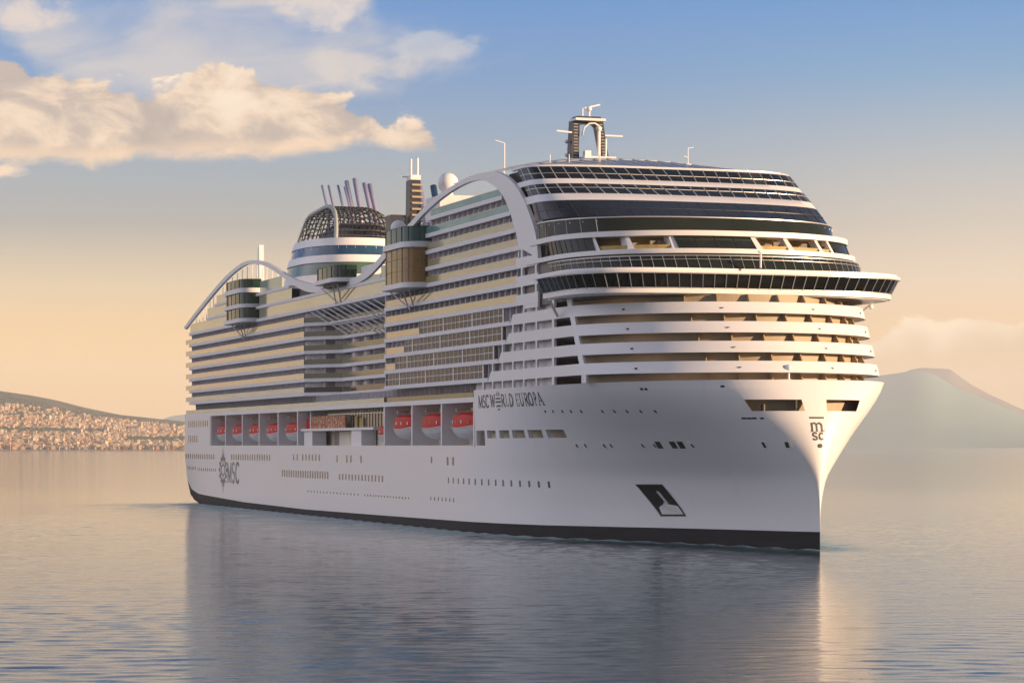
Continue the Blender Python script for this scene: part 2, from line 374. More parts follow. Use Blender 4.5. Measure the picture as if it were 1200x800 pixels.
def keep(c, z, s):
    if z > 14.55:
        if c > 331: return False
        if 83.3 < c < 295.6: return False
        if c >= 295.6 and z > 22.6: return False
        if s > 0:
            if 15.72 < z < 17 and any(a < c < b for a, b in XW): return False
            if 14.55 < z < 17 and 78.3 < c < 82.3: return False
        if 19.35 < z < 20.95:
            q = bo_s if s > 0 else bo_p
            if q[0] < c < q[1]: return False
    return True
hull = hull_skin(hz, keep).build('hull', HULLW, ship, True); merge(hull)
# transom
b = MB(); zz = [.8, 1.6, 3, 6, 9, 12, 18, 22.6]
b.grid([[(xend(z)-.01, y, z) for y in np.linspace(-hy(331, z), hy(331, z), 9)] for z in zz]); b.build('transom', HULLW, ship)
# rubbing knuckle of the upper bow, interior of the mooring decks
b = MB(); xm = np.linspace(46.8, 83.2, 20)
b.grid([[(x, hull_pt(x, 14.62 if z < 15 else 15.7).y-d, z) for x in xm] for d, z in ((.25, 14.62), (2.2, 14.62), (2.2, 17.3), (.2, 17.3))]); b.build('mooring_wall', BAYW, ship)
YY = [-13, -11, -9, -7, -5, -3, -1.2, 0, 1.2, 3, 5, 7, 9, 11, 13]
def inw(y, z, d): return hull_nose(y, z)+d
b = MB(); b.grid([[(inw(y, 20.2, 2.6), y, z) for y in YY] for z in (19.1, 21.2)]); b.build('forward_mooring_wall', CABIN, ship)
b = MB()
for z in (19.22, 21.05): b.grid([[(inw(y, z, .08), y*.985, z) for y in YY], [(inw(y, 20.2, 2.7), y, z) for y in YY]])
b.build('forward_mooring_deck', CABIND, ship)
b = MB(); b.tube([(inw(6, 20, 1.6), 6.6, 19.2), (inw(6, 20, 1.6), 6.6, 20.3)], .32, 12); b.build('mooring_bollard', DARK, ship)
b = MB(); b.box(inw(2.6, 20, .5), inw(2.6, 20, .9), 2.4, 2.65, 19.2, 21.05); b.build('mooring_frame', DARK, ship)
# opening frames round the two bow openings and the mooring windows (thin returns into the hull)
b = MB()
def ret(x0, x1, z0, z1, s):
    n = 10; xs = np.linspace(x0, x1, n)
    for z in (z0, z1):
        b.grid([[hull_pt(x, z, s) for x in xs], [hull_pt(x, z, s, -.7) for x in xs]])
    for x in (x0, x1): b.grid([[hull_pt(x, z, s) for z in (z0, z1)], [hull_pt(x, z, s, -.7) for z in (z0, z1)]])
for a, c in XW: ret(a, c, 15.72, 17.0, 1)
ret(78.3, 82.3, 14.55, 17.0, 1); 
b.build('opening_return', WHITE, ship)
# foredeck behind the bulwark
fd = [(hx(c, 23.2), hy(c, 23.2)-.3) for c in cols if 0 < c < 83]
MB().prism([(x, y) for x, y in fd]+[(x, -y) for x, y in fd[::-1]], lambda x, y: (x, y, 22.9), lambda x, y: (x, y, 23.1)).build('foredeck', MATS['balcony_grey'], ship)
# hull plating edge: inner bulwark face
b = MB()
for s in (1, -1):
    cc = [c for c in cols if c <= 83.31]
    b.grid([[hp(c, 23.75, s) for c in cc], [(hp(c, 23.75, s)[0]+(.35 if c < 3 else .1), s*max(0, hy(c, 23.75)-.4), 23.75) for c in cc], [(hp(c, 23.1, s)[0]+(.35 if c < 3 else .1), s*max(0, hy(c, 23.1)-.4), 23.1) for c in cc]])
b.build('bulwark_rail', WHITE, ship, True)

# --- marks, windows and lettering laid on the hull plating
def on_hull(x, z, off, s=1): p = hull_pt(x, z, s); return p+hull_n(x, z, s)*off
def patch(b, quad, off=.03, depth=.05, s=1):           # thin plate hugging the hull; quad = list of (x,z)
    n = len(quad); O = [on_hull(x, z, off, s) for x, z in quad]; I = [on_hull(x, z, off-depth, s) for x, z in quad]
    return b.add(O+I, [tuple(range(n)), tuple(range(n, 2*n))[::-1]]+[(i, (i+1) % n, n+(i+1) % n, n+i) for i in range(n)])
def rrect(x0, x1, z0, z1, r=.3, sh=0, n=3):
    P = []
    for cx_, cz_, a0 in ((x1-r, z1-r, 0), (x0+r, z1-r, 90), (x0+r, z0+r, 180), (x1-r, z0+r, 270)):
        for k in range(n+1): a = R(a0+90*k/n); P.append((cx_+r*math.cos(a), cz_+r*math.sin(a)))
    return [(x+sh*(z-(z0+z1)/2), z) for x, z in P]
wincount = 0; winrest = MB()
def window_row(x0, x1, n, z0, z1, h, w, m=HULLWIN, solo=True):
    global wincount
    for i in range(n):
        f = i/(n-1) if n > 1 else 0; x = x0+(x1-x0)*f; z = z0+(z1-z0)*f
        q = rrect(x-w/2, x+w/2, z-h/2, z+h/2, min(w, h)*.3)
        if solo and wincount < 96: patch_build(q, m); wincount += 1
        else: patch(winrest, q)
def patch_build(q, m):
    b = MB(); patch(b, q); return b.build('porthole', m, hull)
window_row(98.0, 94.8, 2, 11.85, 11.85, 1.5, 1.0); window_row(107.6, 107.6, 1, 12.0, 12, 1.2, .8)
window_row(97.5, 57.5, 15, 8.55, 8.35, 1.05, .55)
window_row(219.8, 180.5, 20, 8.5, 8.5, 1.55, .95)
window_row(171, 139.5, 14, 8.3, 8.3, 1.25, .8)
for x in (209.6, 206.4): window_row(x, x, 1, 12.05, 12, 1.4, .9)
window_row(201.5, 187.5, 6, 12.05, 12.05, 1.4, .95)
for x in (173, 165.4, 162.3, 154.8): window_row(x, x, 1, 11.9, 11.9, 1.5, .9)
window_row(271, 232, 17, 11.8, 11.85, 1.45, 1.1)
window_row(322, 299, 10, 20.0, 20.0, 1.6, 1.3); window_row(322, 312, 5, 16.2, 16.2, 1.8, 1.2)
window_row(325.4, 291.5, 14, 11.8, 11.8, 1.3, 1.2, solo=False); window_row(324.8, 314.5, 6, 8.8, 8.8, .9, 1.0, solo=False); window_row(311, 289.5, 10, 8.6, 8.6, .8, .8, solo=False)
window_row(108, 94.5, 7, 5.2, 5.2, .7, .5, solo=False); window_row(197, 157, 16, 5.0, 5.0, .35, .7, solo=False); window_row(152, 122, 16, 5.0, 5.0, .35, .6, solo=False)
window_row(86.5, 86.5, 1, 14.9, 14.9, .2, .3, solo=False)
tag(winrest.build('porthole', HULLWIN, hull), kind='stuff')
# shallow round ports of the bow with light rims
b = MB(); bd = MB()
def hull_from_px(px, py, s=1):                         # where the view ray of the survey meets the side plating
    r = (px-600)/3000; u = (522-py)/3000; d = Vector((CA-r*SA, -SA-r*CA, u)); y = 20.*s
    for _ in range(60):
        tt = (y-CAM.y)/d.y; x = CAM.x+d.x*tt; z = CAM.z+d.z*tt
        if x < .3: x = .3
        y = .6*y+.4*hull_pt(x, z, s).y
    return x, z
rims, glss = [], []
def RIM(): rims.append(MB()); return rims[-1]
def GLS(): glss.append(MB()); return glss[-1]
def disc(b, x, z, r, off, s=1, n=14, rx=None):
    rx = rx or r; return patch(b, [(x+rx*math.cos(2*math.pi*i/n), z+r*math.sin(2*math.pi*i/n)) for i in range(n)], off, .06, s)
for px in (639, 648, 659, 669, 681, 706, 720, 735, 751, 768):
    x, z = hull_from_px(px, 482); disc(GLS(), x, z, .22, .03)
for px in (675, 685, 707, 715, 752, 766, 810): x, z = hull_from_px(px, 521.5); disc(RIM(), x, z, .60, .03); disc(GLS(), x-.22, z-.05, .30, .06, 1, 12, .2)
for px in (772, 789, 798): x, z = hull_from_px(px, 521.5); patch(GLS(), [(x-.55, z-.45), (x+.7, z-.45), (x+.35, z+.55), (x-.9, z+.55)], .03)
for px in (895, 922): x, z = hull_from_px(px, 521); patch(RIM(), rrect(x-.5, x+.5, z-.55, z+.55, .2), .03); patch(GLS(), rrect(x-.22, x+.15, z-.4, z+.4, .1), .06)
for px, w in ((885, .9), (918, .9)): x, z = hull_from_px(px, 490); patch(GLS(), rrect(x-w, x+w, z-.12, z+.12, .08), .03)
for px, py, w in ((752, 455.7, .5), (757, 455.7, .5), (902, 453, .35)): x, z = hull_from_px(px, py); patch(GLS(), rrect(x-w*.6, x+w*.6, z-.16, z+.16, .1), .03)
for px, w in ((986, .35), (998, .3)): x, z = hull_from_px(px, 491, -1); patch(GLS(), rrect(x-w, x+w, z-.12, z+.12, .08), .03, .05, -1)
x, z = hull_from_px(984, 453.5, -1); patch(GLS(), rrect(x-.2, x+.2, z-.16, z+.16, .1), .03, .05, -1)
for q_ in rims: q_.build('port_rim', WHITE, hull)
for q_ in glss: q_.build('port_glass', DARK, hull)
# stem slot and hawsehole, worked across the nose
def nose_plate(poly, off, depth=.08):                   # poly in (y,z)
    n = len(poly); O = [(hull_nose(y, z)-off, y, z) for y, z in poly]; I = [(hull_nose(y, z)-off+depth, y, z) for y, z in poly]
    return O+I, [tuple(range(n)), tuple(range(n, 2*n))[::-1]]+[(i, (i+1) % n, n+(i+1) % n, n+i) for i in range(n)]
b = MB()
for k in range(6): y0 = -1.1+k*.37; b.add(*nose_plate([(y0, 18.3), (y0+.38, 18.3), (y0+.38, 18.52), (y0, 18.52)], .04))
b.add(*nose_plate([(.34*math.cos(a)-.1, 14.5+.3*math.sin(a)) for a in np.linspace(0, 2*math.pi, 13)[:-1]], .10)); b.build('stem_fairlead', DARK, hull)
# --- strokes of the lettering: each letter a list of (x0,z0,x1,z1,width) in a unit box, heavy stems and thin joins
T, N = .24, .11
def ser(x, z): return (x-.17, z, x+.17, z, .07)
def arc_(cx_, cz_, rx, rz, a0, a1, w, n=9):
    P = [(cx_+rx*math.cos(R(a0+(a1-a0)*i/n)), cz_+rz*math.sin(R(a0+(a1-a0)*i/n))) for i in range(n+1)]
    return [(*P[i], *P[i+1], w) for i in range(n)]
GL = {
 'M': [(.1, .03, .1, .97, N), (.1, .95, .5, .1, T), (.5, .1, .88, .95, N), (.88, .03, .88, .97, T), ser(.1, .03), ser(.88, .03)],
 'S': arc_(.5, .73, .36, .24, 30, 250, .16)+arc_(.5, .27, .38, .25, 100, -150, .18),
 'C': arc_(.55, .5, .45, .47, 45, 315, .2, 14),
 'W': [(.04, .97, .28, .05, T), (.28, .05, .5, .9, N), (.5, .9, .72, .05, T), (.72, .05, .96, .97, N), ser(.05, .97), ser(.95, .97)],
 'R': [(.2, .03, .2, .97, T)]+arc_(.3, .73, .48, .23, 90, -90, .16)+[(.2, .96, .3, .96, .09), (.2, .5, .3, .5, .09), (.42, .5, .92, .03, T), ser(.2, .03)],
 'L': [(.25, .03, .25, .97, T), (.2, .05, .9, .05, .1), (.88, .05, .88, .25, .08), ser(.25, .97)],
 'D': [(.2, .03, .2, .97, T)]+arc_(.3, .5, .58, .46, 90, -90, .2)+[(.2, .96, .3, .96, .09), (.2, .04, .3, .04, .09)],
 'E': [(.25, .03, .25, .97, T), (.2, .95, .9, .95, .1), (.2, .5, .75, .5, .1), (.2, .05, .92, .05, .1), (.88, .76, .88, .95, .08), (.9, .05, .9, .26, .08)],
 'U': [(.2, .97, .2, .3, T), (.84, .97, .84, .3, N)]+arc_(.52, .3, .32, .26, 180, 360, .15)+[ser(.2, .97), ser(.84, .97)],
 'O': arc_(.5, .5, .42, .46, 0, 360, .19, 18),
 'P': [(.22, .03, .22, .97, T)]+arc_(.32, .71, .5, .25, 90, -90, .17)+[(.22, .96, .32, .96, .09), (.22, .46, .32, .46, .09), ser(.22, .03)],
 'A': [(.08, .03, .48, .97, N), (.48, .97, .9, .03, T), (.22, .35, .7, .35, .1), ser(.08, .03), ser(.9, .03)],
}
def stroke(b, f, x0, z0, x1, z1, w, W_, H_):            # f maps (u,v in metres) to a hull plate
    a = Vector((x0*W_, z0*H_)); c = Vector((x1*W_, z1*H_)); d = c-a
    if d.length < 1e-6: return
    d.normalize(); n = Vector((-d.y, d.x)); hw = w*(.62*W_*abs(n.x)+.6*H_*abs(n.y))/2
    f(b, [tuple(a-n*hw-d*.02), tuple(c-n*hw+d*.02), tuple(c+n*hw+d*.02), tuple(a+n*hw-d*.02)])
def side_text(b, ch, xa, xb, z0, z1):                   # from xa forward to xb on the starboard side
    k = [0]
    def f(b, q): k[0] += 1; patch(b, [(xa-u, z0+v) for u, v in q], .035+.004*k[0] % .05, .05)
    for s_ in GL[ch]: stroke(b, f, *s_, xa-xb, z1-z0)
def pxx(px): r = (px-600)/3000; return CAM.x+(CA-r*SA)*(YS-CAM.y)/(-SA-r*CA)
name = [('M', 560.4, 565.2), ('S', 565.7, 568.1), ('C', 568.6, 572.4), ('W', 574, 579.2), ('R', 586, 590.4), ('L', 591, 594), ('D', 594.5, 599.6),
        ('E', 602, 605.5), ('U', 606.2, 610.6), ('R', 611.6, 615.8), ('O', 616.1, 620.6), ('P', 621.6, 625), ('A', 625.6, 630.8)]
for ch, a, c in name:
    b = MB(); side_text(b, ch, pxx(a), pxx(c), 20.75, 22.85); b.build('ship_name_letter', INK, hull)
# the compass-globe that stands for the O
b = MB(); xc = pxx(582.8); kk = 0
for dz, w, h in ((-1.3, .7, .25), (-.75, 1.5, .3), (-.1, 1.9, .3), (.45, 1.7, .28)): patch(b, rrect(xc-w*.7, xc+w*.7, 21.7+dz-h/2, 21.7+dz+h/2, .1), .04)
for sx in (-1, 1): patch(b, [(xc+sx*.3, 22.5), (xc+sx*1.2, 22.9), (xc+sx*.5, 22.75)], .045); patch(b, [(xc+sx*.1, 22.75), (xc+sx*.5, 23.3), (xc+sx*.45, 22.8)], .05)
b.build('name_emblem', INK, hull)
# stern emblem: compass star with ring, and three letters
b = MB(); xc, zc = 280.7, 8.7
def ringq(r0x, r0z, r1x, r1z, n=28, off=.03):
    for i in range(n):
        a = 2*math.pi*i/n; c = 2*math.pi*(i+1)/n
        patch(b, [(xc+r0x*math.cos(a), zc+r0z*math.sin(a)), (xc+r1x*math.cos(a), zc+r1z*math.sin(a)), (xc+r1x*math.cos(c), zc+r1z*math.sin(c)), (xc+r0x*math.cos(c), zc+r0z*math.sin(c))], off)
ringq(3.0, 2.3, 3.7, 2.75); ringq(1.3, 1.1, 1.9, 1.5, 18)
for sg in (1, -1):
    patch(b, [(xc-.55, zc+sg*2.6), (xc, zc+sg*5.6), (xc+.55, zc+sg*2.6)], .04); patch(b, [(xc-1.5, zc+sg*2.2), (xc-1.1, zc+sg*4.1), (xc-.6, zc+sg*2.4)], .04); patch(b, [(xc+1.5, zc+sg*2.2), (xc+1.1, zc+sg*4.1), (xc+.6, zc+sg*2.4)], .04)
    patch(b, [(xc-.28, zc+sg*1.2), (xc-.28, zc+sg*2.5), (xc+.28, zc+sg*2.5), (xc+.28, zc+sg*1.2)], .045)
for i in range(12):
    a = 2*math.pi*i/12; ex, ez = xc+4.0*math.cos(a), zc+3.0*math.sin(a)
    if abs(math.cos(a)) > .3: patch(b, [(ex+.75*math.cos(q), ez+.45*math.sin(q)) for q in np.linspace(0, 2*math.pi, 9)[:-1]], .05)
for a in (30, 150, 210, 330): patch(b, [(xc+1.6*math.cos(R(a-8)), zc+1.3*math.sin(R(a-8))), (xc+3.1*math.cos(R(a-3)), zc+2.4*math.sin(R(a-3))), (xc+3.1*math.cos(R(a+3)), zc+2.4*math.sin(R(a+3))), (xc+1.6*math.cos(R(a+8)), zc+1.3*math.sin(R(a+8)))], .045)
b.build('stern_emblem', INKG, hull)
for ch, a, c in (('M', 276.0, 271.2), ('S', 270.6, 267.6), ('C', 267.0, 262.6)):
    b = MB(); side_text(b, ch, a, c, 5.7, 10.6); b.build('stern_letter', INKG, hull)
# bow emblem, an m standing on a small s and c
def nose_text(b, strokes, ya, yb, z0, z1):              # from starboard ya to port yb
    k = [0]
    def f(b, q): k[0] += 1; b.add(*nose_plate([(ya-u, z0+v) for u, v in q], .05+.004*(k[0] % 12)))
    for s_ in strokes: stroke(b, f, *s_, ya-yb, z1-z0)
LM = [(.12, .06, .12, .93, .2), (.45, .06, .45, .85, .18), (.82, .06, .82, .8, .2), (.14, .82, .3, .93, .14), (.3, .93, .44, .8, .15), (.46, .78, .66, .93, .14), (.66, .93, .82, .75, .16), (.0, .05, 1, .05, .06), (.82, .05, 1.02, .2, .05)]
LS = arc_(.5, .72, .32, .2, 20, 260, .26)+arc_(.5, .28, .34, .2, 90, -160, .26); LC = arc_(.55, .5, .38, .38, 50, 310, .28, 12)
b = MB(); nose_text(b, LM, 1.15, -.95, 16.4, 17.8); b.build('bow_letter', INK, hull)
b = MB(); nose_text(b, LS, 1.0, .12, 15.25, 16.4); b.build('bow_letter', INK, hull)
b = MB(); nose_text(b, LC, .06, -.82, 15.25, 16.4); b.build('bow_letter', INK, hull)
# anchor pocket: dark frame, glossy dark plate, anchor tucked in its lower corner
q = [hull_from_px(*p) for p in ((744.5, 567), (776, 567), (804.5, 604.5), (774.5, 604.5))]
cxm = sum(p[0] for p in q)/4; czm = sum(p[1] for p in q)/4
def sub(f0, f1, n=10):
    return q
b = MB(); E4 = 10
def lerp4(u, v): a = [q[0][i]*(1-u)+q[1][i]*u for i in (0, 1)]; c = [q[3][i]*(1-u)+q[2][i]*u for i in (0, 1)]; return (a[0]*(1-v)+c[0]*v, a[1]*(1-v)+c[1]*v)
def fan(b, u0, u1, v0, v1, off, n=6): b.grid([[on_hull(*lerp4(u0+(u1-u0)*i/n, v0+(v1-v0)*j/n), off) for i in range(n+1)] for j in range(n+1)])
fan(b, 0, 1, 0, .03, .07); fan(b, 0, 1, .97, 1, .07); fan(b, 0, .03, .03, .97, .07); fan(b, .97, 1, .03, .97, .07); b.build('anchor_pocket_frame', DARK, hull)
b = MB(); fan(b, .03, .97, .03, .97, .04); b.build('anchor_pocket', BLACKG, hull)
b = MB(); b.add([on_hull(*lerp4(u, v), .055) for u, v in ((.1, .94), (.94, .94), (.93, .68), (.6, .62), (.52, .56), (.44, .62), (.18, .72))], [(0, 1, 2, 3, 4, 5, 6)])
b.add([on_hull(*lerp4(u, v), .06) for u, v in ((.55, .6), (.66, .6), (.66, .25), (.60, .2), (.55, .25))], [(0, 1, 2, 3, 4)]); b.build('anchor', SILVER, hull)

# --- superstructure plan curves: superellipse nose then a straight side
LV = np.array([[24.95, 9, 25, 24, 1.8], [35.4, 17.3, 23, 24, 2.0], [37.4, 18, 24, 24.1, 2.3], [42.9, 22, 24, 24.2, 2.3], [46.4, 28, 18, 24.2, 2.25], [49.3, 36.5, 15, 24, 2.6], [52.3, 43.5, 10.5, 23.8, 2.8], [53.7, 46.5, 9.5, 23.7, 3.0], [55.45, 50, 8.5, 23.5, 3.2], [56.4, 51.6, 8.2, 23.4, 3.3], [58.55, 55, 8, 23.2, 3.5], [60.0, 57, 8, 23.0, 3.5]])
def plan_par(z): return [float(np.interp(z, LV[:, 0], LV[:, i])) for i in range(1, 5)]
TH = [R(a) for a in np.linspace(-90, 90, 97)]
def plan(par, ins=0.0, th=TH):
    xn_, La, B, n = par; xn_ += ins; La = max(La-ins, .5); B -= ins; P = []
    for a in th:
        c = abs(math.cos(a))**(2/n); s_ = math.copysign(abs(math.sin(a))**(2/n), a); P.append((xn_+La*(1-c), B*s_))
    return P
def band(b, p0, z0, p1, z1, thick=.35, xs=None, xp=None, par=True):      # a thick strip following a plan curve; sides carried aft to xs / xp
    def crv(p, ins):
        c = plan(p, ins)
        if xp: c = [(xp, -(p[2]-ins))]+c
        if xs: c = c+[(xs, p[2]-ins)]
        return c
    a = crv(p0, 0); d = crv(p1, 0); e = crv(p1, thick); f = crv(p0, thick)
    b.loopstrip([[(*a[i], z0), (*d[i], z1), (*e[i], z1), (*f[i], z0)] for i in range(len(a))]); return b
def sheet(b, p0, z0, p1, z1, th=TH):
    a = plan(p0, 0, th); d = plan(p1, 0, th); b.grid([[(*v, z0) for v in a], [(*v, z1) for v in d]]); return b
def mull(b, p0, z0, p1, z1, th, w=.12, out=.04):
    a = plan(p0, -out, th); d = plan(p1, -out, th)
    for u, v in zip(a, d): b.bar((*u, z0), (*v, z1), w)
    return b
def hbar(b, p, z, w=.1, th=TH, out=.04):
    a = plan(p, -out, th)
    for i in range(len(a)-1): b.bar((*a[i], z), (*a[i+1], z), w)
    return b
def even(p, n, t0=-90, t1=90):                          # angles giving even spacing along the curve
    tt = np.linspace(R(t0), R(t1), 721); c = np.array(plan(p, 0, tt)); L = np.concatenate([[0], np.cumsum(np.hypot(*np.diff(c, axis=0).T))])
    return [float(np.interp(L[-1]*i/(n-1), L, tt)) for i in range(n)]
BL = [74.1, 68.8, 64.9, 62.8]                            # where each front bulwark ends on the starboard side
POSTX = [78.2, 73.2, 68.1, 62.8, 57.4, 51.4, 43.6]
def fillet_post(b, pt, w, z0, z1, r=.25):                 # post with flared ends; pt(u) -> outer and inner point
    L = [(-w-r, z0)]+[(-w-r+r*math.sin(R(a)), z0+r-r*math.cos(R(a))) for a in (30, 60, 90)]+[(-w-r+r*math.cos(R(a)), z1-r+r*math.sin(R(a))) for a in (0, 30, 60)]+[(-w-r, z1)]
    Q = L+[(-u, z) for u, z in L[::-1]]
    b.prism(Q, lambda u, z: (*pt(u)[0], z), lambda u, z: (*pt(u)[1], z))
for k in range(4):
    z0 = ZB[k]; z1 = z0+1.67; p0 = plan_par(z0); p1 = plan_par(z1)
    b = MB(); band(b, p0, z0, p1, z1, .35, BL[k], 150); b.prism([(BL[k]-.05, z0), (BL[k]+1.6, z0), (BL[k]-.05, z1)], lambda x, z: (x, 24-.36, z), lambda x, z: (x, 24-.004, z))
    bw = b.build('front_bulwark', WHITE, ship, 'auto')
    for y in (-18.5, -7.2, 7.2, 19.2):                  # drain ports
        pp = plan_par(z0+.75); t = (abs(y)/pp[2])**pp[3]; x = pp[0]+pp[1]*(1-(1-t)**(1/pp[3])); MB().box(x-.08, x+.3, y-.25, y+.25, z0+.6, z0+.82).build('drain_port', DARK, bw)
    c = plan(p0, .37); MB().prism([(150, -23.6)]+c+[(138, 23.6)], lambda x, y: (x, y, z0+.01), lambda x, y: (x, y, z0+.2)).build('deck_floor', SLABW, ship)
# cabin wall behind the front balconies, with raked partitions
pw = plan_par(24.95); pw = [13.5, 23, 21.6, 1.9]
for k in range(-1, 4):
    z0 = 23.1 if k < 0 else ZB[k]+.21; z1 = ZB[k+1]-.003; zz = ZB[max(k, 0)]
    pc = plan_par(zz+1.7); pc = [pc[0]+2.9, pc[1]-2, pc[2]-2.3, pc[3]]
    b = MB(); sheet(b, pc, z0, pc, z1); b.build('front_cabin_wall', CABIN, ship, False)
    tt = even(pc, 8, -56, 30)
    outer = plan(plan_par(zz+1.67), .5, tt); inner = plan(pc, 0, tt)
    for i, (u, v) in enumerate(zip(outer, inner)):
        d = Vector((v[0]-u[0], v[1]-u[1])); n = Vector((-d.y, d.x)).normalized()*.10; q = Vector(u)+d*.12; q2 = Vector(u)+d*.75
        MB().add([(*(q+n), z0), (*(Vector(v)+n), z0), (*(Vector(v)+n), z1), (*(q2+n), z1), (*(q-n), z0), (*(Vector(v)-n), z0), (*(Vector(v)-n), z1), (*(q2-n), z1)],
              [(0, 1, 2, 3), (7, 6, 5, 4), (0, 3, 7, 4), (3, 2, 6, 7), (0, 4, 5, 1), (1, 5, 6, 2)]).build('balcony_partition', CABIN, ship)
# posts of the white corner, rows of openings
for k in range(-1, 4):
    z0 = 23.75 if k < 0 else ZB[k]+1.67; z1 = ZB[k+1]
    for i, x in enumerate(POSTX):
        if k >= 0 and x > BL[k]-.4: continue
        w = .30 if x > 45 else .5
        b = MB()
        def pt(u, x=x, k=k, z=z0):
            pz = plan_par(z0)
            xx = x+u
            if xx < pz[0]+pz[1]:
                t = 1-(xx-pz[0])/pz[1]; y = pz[2]*(1-t**pz[3])**(1/pz[3])
            else: y = pz[2]
            return (xx, y-.003), (xx, y-.40)
        fillet_post(b, pt, w, z0-.002, z1+.002); b.build('balcony_post', WHITE, ship)
    # slanted post where the side turns into the front
    pz = plan_par(z0); a0 = [R(79.5), R(83)]; lo = plan(pz, .003, a0); li = plan(pz, .4, a0); hi_ = plan(plan_par(z1), .003, a0); hi2 = plan(plan_par(z1), .4, a0)
    MB().loopstrip([[(*lo[0], z0-.002), (*lo[1], z0-.002), (*li[1], z0-.002), (*li[0], z0-.002)], [(*hi_[0], z1+.002), (*hi_[1], z1+.002), (*hi2[1], z1+.002), (*hi2[0], z1+.002)]]).build('balcony_post', WHITE, ship)
# upper white corner under the sweeping band, x 50..61
b = MB()
for k in (4, 5, 6):
    b.box(50.6, 61.2, 23.62, 24.0, ZB[k], ZB[k]+1.67)
for k in (4, 5, 6):
    z0, z1 = ZB[k]+1.67, ZB[k+1]
    f = lambda u: ((u, 23.997), (u, 23.62))
    for x, w in ((51.6, .4), (58.4, .4)): fillet_post(b, lambda u, x=x: ((x+u, 23.997), (x+u, 23.62)), w, z0-.002, z1+.002)
b.box(50.7, 57, 23.63, 23.99, 36.0, 36.66)
b.build('corner_bulwark', WHITE, ship)
b = MB(); b.box(46.5, 86, 22.55, 22.7, 23.2, 39.6); b.box(51, 62, 22.3, 22.45, 39.6, 46); b.build('corner_cabin_wall', DIV, ship)
# brace under the bridge wing
for s in (1, -1): MB().bar((40.5, s*24.3, 34.0), (38.0, s*26.6, 36.4), .3).build('wing_brace', WHITE, ship)
b = MB(); b.ball((35.5, -25.6, 36.1), .42); b.build('wing_lamp', WHITE, ship, True)

# --- bridge with wings
pb0 = [20.8, 14.5, 26.2, 3.2]; pb1 = [19.8, 15.5, 27.2, 3.2]; pl = [19.5, 16.4, 27.6, 3.2]
def slab_plan(b, par, z0, z1, xb=44.0, ins=0.):
    c = plan(par, ins); P = [(xb, -par[2]+ins)]+c+[(xb, par[2]-ins)]
    return b.prism(P, lambda x, y: (x, y, z0), lambda x, y: (x, y, z1))
b = MB(); slab_plan(b, pb0, 36.72, 37.42, 42.0); slab_plan(b, [21.4, 13.9, 25.7, 3.2], 36.56, 36.71, 41.7); bridge = b.build('bridge_deck', WHITE, ship, 'auto')
b = MB(); slab_plan(b, pl, 39.62, 40.0, 42.5); slab_plan(b, [19.9, 16, 27.2, 3.2], 40.01, 40.34, 42.3); b.build('bridge_roof', WHITE, ship, 'auto')
b = MB(); sheet(b, [p+.12 if i == 0 else p for i, p in enumerate(pb0)], 37.43, pb1, 39.61)
for s in (1, -1): b.add([(35.32, s*26.15, 37.43), (41.9, s*26.15, 37.43), (41.9, s*27.15, 39.61), (35.2, s*27.15, 39.61)], [(0, 1, 2, 3)])
b.build('bridge_window', BLACKG, ship, False)
b = MB(); tt = even(pb1, 41); mull(b, pb0, 37.43, pb1, 39.61, tt, .10)
for s in (1, -1):
    for x in (37.4, 39.6, 41.8): b.bar((x, s*26.2, 37.43), (x, s*27.2, 39.61), .12)
    b.bar((35.3, s*26.22, 37.48), (41.8, s*26.22, 37.48), .1)
hbar(b, pb0, 37.48, .1); hbar(b, pb1, 39.56, .1)
b.build('bridge_frame', SILVER, ship)
b = MB(); slab_plan(b, [22, 18, 23.4, 2.6], 36.3, 40.3, 60); b.build('bridge_house', CABIND, ship)
# --- terrace decks above the bridge
p1 = [20, 24, 24.3, 2.4]; p2 = [21.4, 23.5, 24.3, 2.4]
b = MB(); sheet(b, p1, 40.42, p2, 42.35); b.build('terrace_windscreen', GREENB, ship, False)
b = MB(); tt = even(p1, 47, -90, 88); mull(b, p1, 40.42, p2, 42.35, tt, .07); hbar(b, p2, 42.36, .12); hbar(b, [20.6, 23.8, 24.3, 2.4], 41.75, .06, out=.08); b.build('terrace_frame', SILVER, ship)
b = MB(); slab_plan(b, [22.0, 23.6, 24.2, 2.35], 42.75, 43.45, 56); b.build('terrace_deck', WHITE, ship, 'auto')
b = MB(); slab_plan(b, [23.0, 23, 23.6, 2.35], 40.42, 42.74, 56); b.build('terrace_house', CABIND, ship)
LG = (59, 23.5, -1.5, -39)
p3 = [23.6, 22, 24.0, 2.3]; p4 = [26.2, 20, 24.1, 2.25]
for t0, t1, nm in ((LG[0], 89, 9), (LG[2], LG[1], 5), (-89, LG[3], 4)):
    tt = [R(v) for v in np.linspace(t0, t1, 25)]
    b = MB(); sheet(b, p3, 43.46, p4, 45.6, tt); b.build('lounge_window', GREENB, ship, False)
    b = MB(); mull(b, p3, 43.46, p4, 45.6, even(p3, nm, t0, t1), .06); b.build('lounge_frame', DARK, ship)
b = MB(); sheet(b, [29.5, 18, 22, 2.3], 43.46, [30, 18, 22, 2.3], 45.62); b.build('lounge_back_wall', YELLOW, ship, False)
for t0, t1 in ((LG[3]+2, LG[2]-2), (LG[1]+1.5, LG[0]-1.5)):
    b = MB(); sheet(b, [24.6, 21.5, 23.6, 2.3], 43.46, [24.7, 21.5, 23.6, 2.3], 44.2, [R(v) for v in np.linspace(t0, t1, 20)]); b.build('lounge_parapet', YELLOW, ship, False)
